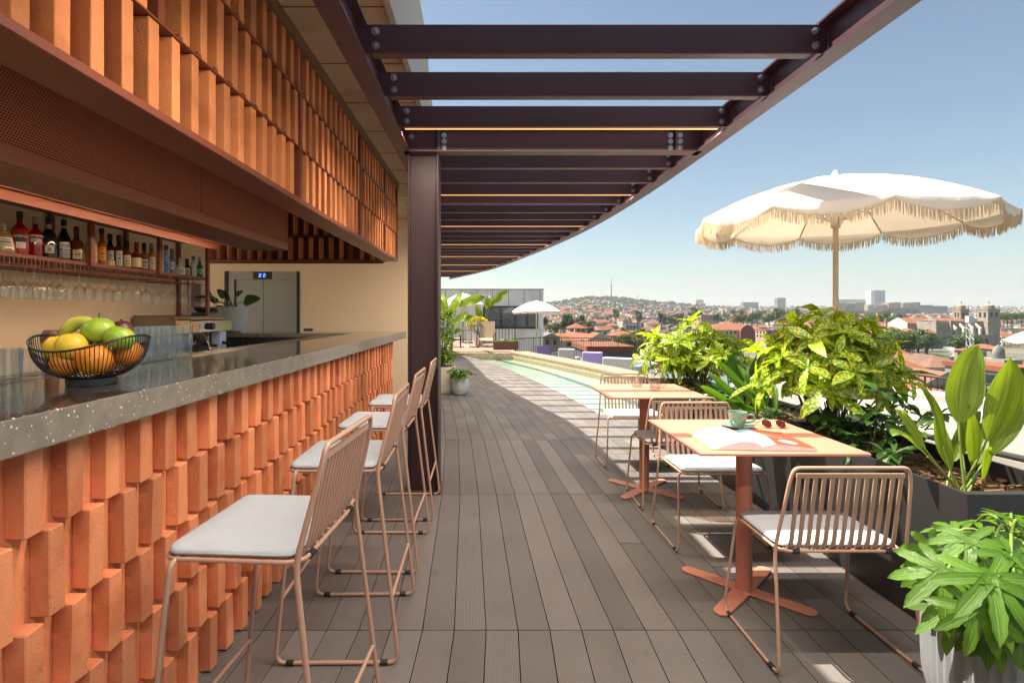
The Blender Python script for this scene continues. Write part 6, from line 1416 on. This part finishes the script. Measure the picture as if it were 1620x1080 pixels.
def crane(lab, u, v0, v1, Y, mt, wpx, jib=0):
    t = thing("tower_crane", lab, "crane", at(u, v1, Y)); q = Y / F; H = (v1 - v0) * q; w_ = wpx * q / 2; mb = MB()
    for sx in (-w_, w_):
        for sy in (-w_, w_): mb.tube([V(sx, sy, -8), V(sx, sy, H)], w_ * .16, 4)
    n = max(4, int((H + 8) / (w_ * 2)))
    for i in range(n):
        z0 = -8 + (H + 8) * i / n; z1 = -8 + (H + 8) * (i + 1) / n; sgn = 1 if i % 2 else -1
        for (a, b) in ((V(-w_ * sgn, -w_, z0), V(w_ * sgn, -w_, z1)), (V(-w_, -w_ * sgn, z0), V(-w_, w_ * sgn, z1)), (V(w_, -w_ * sgn, z0), V(w_, w_ * sgn, z1)), (V(-w_, -w_, z1), V(w_, -w_, z1))): mb.tube([a, b], w_ * .10, 4)
    mb.build("lattice_mast", mt, t); mb = MB(); mb.box(-w_ * 1.5, w_ * 1.2, -w_, w_, H + .01, H + w_ * 3.2); mb.build("cab", mt, t)
    if jib: mb = MB(); mb.box(-jib * q * .35, jib * q, -w_ * .6, w_ * .6, H + w_ * 3.3, H + w_ * 4.4); mb.build("jib", mt, t)
crane("white lattice crane tower standing before the cathedral", 1534.5, 510, 580, 150, M("crane_white", (.60, .62, .62), .5, 0, 0), 6.5)
crane("yellow crane tower left of the white town houses", 1389, 499, 522, 500, M("crane_yellow", (.55, .36, .07), .5, 0, 0), 2.6)
crane("tiny crane on the ridge right of the wooded hill", 1008, 470, 478, 2600, MAT["tower_concrete"], .7, 5)
# the climbing road
mb = MB(); P = [(1497, 549.5, 1507, 549), (1503, 552, 1516, 551), (1508, 556, 1528, 554), (1509, 560, 1534, 558), (1502, 564, 1532, 563)]
Yr = [330, 300, 265, 235, 205]
E_ = [(at(p[0], p[1], Y), at(p[2], p[3], Y)) for p, Y in zip(P, Yr)]
for (a, b), (c, d) in zip(E_, E_[1:]): mb.hexa([a + V(0, 0, -6), b + V(0, 0, -6), d + V(0, 0, -6), c + V(0, 0, -6), a, b, d, c])
o = mb.build("hill_road", M("pale_road", (.30, .28, .25), .9, 0, .1, .3)); tag(o, kind="structure"); TAKEN.append((205, 305, 195, 335))

# ---- generic houses of the hillside: individuals nearest, the rest of the far town as one mass
KINDS_ = [(9, 8, 6, 'hip', 2.2, 0), (12, 9, 6, 'gable', 2.6, 1), (8, 10, 8, 'hip', 2.0, 2), (14, 9, 7, 'gable', 2.8, 0), (16, 10, 9, 'flat', 0, 1), (11, 9, 7, 'hip', 2.4, 3), (10, 9, 5.5, 'gable', 2.4, 4), (18, 11, 8, 'hip', 2.6, 1), (13, 10, 10, 'flat', 0, 5), (20, 11, 7, 'gable', 3.0, 0)]
protos = []
for (w_, d_, h_, rk, rh, wi) in KINDS_:
    mb = MB(); mb.box(-w_ / 2, w_ / 2, -d_ / 2, d_ / 2, -7, h_, 0); roof(mb, -w_ / 2, w_ / 2, -d_ / 2, d_ / 2, h_ + .01, rh, rk, 1)
    nf = max(1, int(h_ / 3)); windows(mb, -w_ / 2 + .4, w_ / 2 - .4, -d_ / 2, .3, h_, int(w_ / 3), nf, 2); windows(mb, -d_ / 2 + .4, d_ / 2 - .4, -w_ / 2, .3, h_, int(d_ / 3), nf, 2, axis='y')
    if rk != 'flat': mb.box(w_ * .2, w_ * .2 + .7, -.3, .4, h_ + .5, h_ + rh + 1.0, 0)
    o = mb.build("hillside_house", [wall_ms[wi], tile_m if rk != 'flat' else flat_m, win_m]); protos.append((o.data, wi, rk)); bpy.data.objects.remove(o)
rh_ = random.Random(77); placed = []; n = 0
def free(x, y, r): return all(not (a - r < x < b + r and c - r < y < d + r) for a, b, c, d in TAKEN) and all((x - p) ** 2 + (y - q) ** 2 > (r + s) ** 2 * .75 for p, q, s in placed)
tries = 0
while n < 299 and tries < 20000:
    tries += 1; y = math.exp(rh_.uniform(math.log(160), math.log(820))); u = rh_.uniform(845, 1645); x = (u - CU) / F * y
    if y < 445 and u > 1335: continue
    if 430 < y < 640 and 1290 < u < 1440: continue
    if 640 < y < 1000 and 1090 < u < 1260 and rh_.random() < .8: continue
    if not free(x, y, 7): continue
    if y < 300 and 985 < u < 1335: continue
    me, wi, rk = rh_.choice(protos) if rh_.random() < .7 else rh_.choice([q for q in protos if q[2] == "flat"])
    if rk == 'flat' and y < 420: continue
    o = bpy.data.objects.new("hillside_house", me); COL.objects.link(o); s_ = rh_.uniform(.75, 1.15)
    o.location = (x, y, ground_z(x, y)); o.scale = (s_, s_, s_ * rh_.uniform(.9, 1.2)); o.rotation_euler.z = rh_.uniform(-.5, .5) + (R_(90) if rh_.random() < .4 else 0)
    rn = {"hip": "orange hip roof", "gable": "orange gable roof", "flat": "flat grey roof"}[rk]; band = "near the foot of the slope" if y < 420 else "amid the middle of the town"
    tag(o, "small %s house with %s %s" % (WN[wi], rn, band), "house", "%s houses with %s %s" % (WN[wi], rn, band)); placed.append((x, y, 7)); n += 1
mb = MB()
for k in range(6800):
    y = math.exp(rh_.uniform(math.log(700), math.log(4600))); u = rh_.uniform(820, 1660); x = (u - CU) / F * y
    if y < 1000 and not free(x, y, 5): continue
    if ((x - 560) / 300) ** 2 + ((y - 2500) / 330) ** 2 < .8: continue
    z = ground_z(x, y); s_ = rh_.uniform(.55, 1.15) * (1 + y / 6500); w_, d_, h_ = 12 * s_ * rh_.uniform(.6, 1.6), 10 * s_, rh_.choice((5, 6, 7, 9, 12)) * s_ * .75; wi = rh_.choice((0, 1, 1, 2, 3, 0, 4, 5)); 
    mb.box(x - w_ / 2, x + w_ / 2, y - d_ / 2, y + d_ / 2, z - 8, z + h_, wi)
    nf = 1 + (h_ > 8); 
    if y < 2600:
        for q in range(3): mb.box(x - w_ * .42 + q * w_ * .3, x - w_ * .26 + q * w_ * .3, y - d_ / 2 - .3, y - d_ / 2 - .01, z + h_ * .3, z + h_ * .72, 7)
    zz = z + h_ + .05
    if rh_.random() < .20:
        rr = w_ * .13 + 1; a, b, c, d = V(x - w_ / 2 - .4, y - d_ / 2 - .4, zz), V(x + w_ / 2 + .4, y - d_ / 2 - .4, zz), V(x + w_ / 2 + .4, y + d_ / 2 + .4, zz), V(x - w_ / 2 - .4, y + d_ / 2 + .4, zz); e, f = V(x - w_ * .3, y, zz + rr), V(x + w_ * .3, y, zz + rr)
        mb.poly([a, b, f, e], 6); mb.poly([c, d, e, f], 6); mb.poly([b, c, f], 6); mb.poly([d, a, e], 6)
o = mb.build("far_town", wall_ms + [tile_m, win_m]); tag(o, "far houses of the town melting into the hills", "town", None, "stuff")

# ---- trees
tree_ms = [FOL("town_tree_dark", (.035, .065, .016), (.05, .08, .02), 0, .2, .45, .6), FOL("town_tree_mid", (.055, .11, .018), (.08, .13, .02), 0, .25, .4, .6), FOL("town_tree_olive", (.10, .11, .030), (.13, .12, .03), 0, .25, .4, .6)]
def crown_mb(mb, c, R, Hh, n, r, leaf_s, cl=16):
    cs = []
    for k in range(cl): d = sphdir(r, -.5); q = r.uniform(.35, .8); cs.append((V(d.x * R * q, d.y * R * q, d.z * Hh * q), r.uniform(.30, .50)))
    for k in range(n):
        cc, cr = r.choice(cs); d = sphdir(r, -.8); p = Vector(c) + cc + V(d.x * R * cr, d.y * R * cr, d.z * Hh * cr) * r.uniform(.75, 1.05); s_ = leaf_s * r.uniform(.6, 1.3)
        e1 = V(r.uniform(-1, 1), r.uniform(-1, 1), r.uniform(-1, 1)).normalized(); nn = (d + e1 * .6).normalized(); a = nn.orthogonal().normalized() * s_; b = nn.cross(a).normalized() * s_ * .7
        mb.poly([p - a - b * .4, p + b * -1, p + a, p + b])
tp_ = []
for ti in range(6):
    r = random.Random(40 + ti); c_, s_ = MB(), MB(); R = (4.6, 3.8, 5.2, 2.6, 4.2, 3.4)[ti]; Hh = (3.6, 4.0, 3.4, 5.2, 3.2, 3.8)[ti]; tz = Hh + 2
    crown_mb(c_, (0, 0, tz), R, Hh, 1100, r, .42); s_.tube([V(0, 0, -3), V(.2, .1, 1.5), V(0, 0, tz)], .32, 7, r_end=.12)
    for k in range(4): a = k * 1.6; s_.tube([V(0, 0, 1.6), V(math.cos(a) * R * .5, math.sin(a) * R * .5, tz)], .14, 5, r_end=.05)
    tr = thing("town_tree", "tree", "tree", (0, 0, 0)); cm = c_.build("crown", tree_ms[ti % 3], tr); tm_ = s_.build("trunk", twig_m, tr); tp_.append((cm.data, tm_.data, ti % 3)); [bpy.data.objects.remove(q) for q in (cm, tm_, tr)]
def put_tree(x, y, z, s_, ti, lab, grp):
    t = thing("town_tree", lab, "tree", (x, y, z), rh_.random() * 6, grp); t.scale = (s_, s_, s_ * rh_.uniform(.85, 1.15))
    for nm, me in (("crown", tp_[ti][0]), ("trunk", tp_[ti][1])): o = bpy.data.objects.new(nm, me); COL.objects.link(o); o.parent = t
KN = ["dark evergreen", "fresh green", "olive green"]
def grove(n, u0, u1, v0, v1, Y0, Y1, sc0, sc1, kinds, where):
    for k in range(n):
        Y = rh_.uniform(Y0, Y1); u = rh_.uniform(u0, u1); v = v1 + (v0 - v1) * (Y - Y0) / max(1, Y1 - Y0) + rh_.uniform(-1, 1); p = at(u, v, Y); ti = rh_.choice(kinds)
        put_tree(p.x, p.y, p.z - 1, rh_.uniform(sc0, sc1), ti, "%s tree %s" % (KN[ti % 3], where), "%s trees %s" % (KN[ti % 3], where)); TAKEN.append((p.x - 2, p.x + 2, p.y - 2, p.y + 2))
grove(26, 1385, 1478, 553, 563, 225, 300, .85, 1.35, [1, 4, 1, 4, 0], "on the bank below the white town houses")
grove(9, 1514, 1545, 556, 566, 200, 280, .8, 1.2, [0, 1, 0], "beside the climbing road below the cathedral")
grove(24, 1295, 1440, 512, 520, 450, 620, 1.0, 1.7, [0, 1, 4, 2], "in the park left of the stone hall")
grove(30, 1085, 1262, 500, 517, 480, 900, 1.1, 1.9, [2, 2, 5, 0], "in the hillside wood above the arched hall")
grove(14, 862, 932, 520, 532, 230, 320, .5, .85, [2, 5, 0, 3], "by the peach house at the left")
grove(10, 985, 1030, 532, 548, 130, 170, .3, .5, [2, 1, 5], "round the long cream house")
grove(12, 960, 1110, 506, 520, 500, 800, 1.0, 1.8, [0, 3, 2], "on the slope below the wooded hill")
grove(2, 1003, 1018, 588, 590, 42, 46, .2, .25, [1, 4], "just beyond the terrace railing by the dark purple building")
grove(10, 1575, 1620, 507, 512, 500, 700, .9, 1.5, [0, 1], "right of the cathedral towers")
wood = [MB(), MB(), MB()]
for k in range(2600):
    if k < 560: x, y = rh_.gauss(590, 170), rh_.gauss(2400, 190)
    else: y = math.exp(rh_.uniform(math.log(620), math.log(4600))); x = (rh_.uniform(820, 1660) - CU) / F * y
    if k >= 560 and y < 1250 and not free(x, y, 4): continue
    z = ground_z(x, y); s_ = (3.6 + y / 700) * rh_.uniform(.6, 1.4); crown_mb(wood[rh_.choice((0, 0, 1, 2))], (x, y, z + s_ * .55), s_, s_ * .85, 52, rh_, s_ * .42, 5)
for i in range(3): o = wood[i].build("far_woods", tree_ms[i]); tag(o, "%s tree cover scattered over the far hills" % KN[i], "woods", None, "stuff")

# ================================================================ the air over the valley
mb = MB(); mb.box(-3400, 9400, -300, 9900, -42, 260)
hz = mb.build("haze", None); hz.data.materials.clear(); m = bpy.data.materials.new("haze"); m.use_nodes = True; t = m.node_tree
for q in list(t.nodes):
    if q.bl_idname == "ShaderNodeBsdfPrincipled": t.nodes.remove(q)
pv = t.nodes.new("ShaderNodeVolumePrincipled"); pv.inputs["Color"].default_value = (.84, .90, .96, 1); pv.inputs["Density"].default_value = 1.05e-4; pv.inputs["Anisotropy"].default_value = .2
out = [q for q in t.nodes if q.bl_idname == "ShaderNodeOutputMaterial"][0]; t.links.new(pv.outputs[0], out.inputs["Volume"]); hz.data.materials.append(m); tag(hz, kind="stuff")
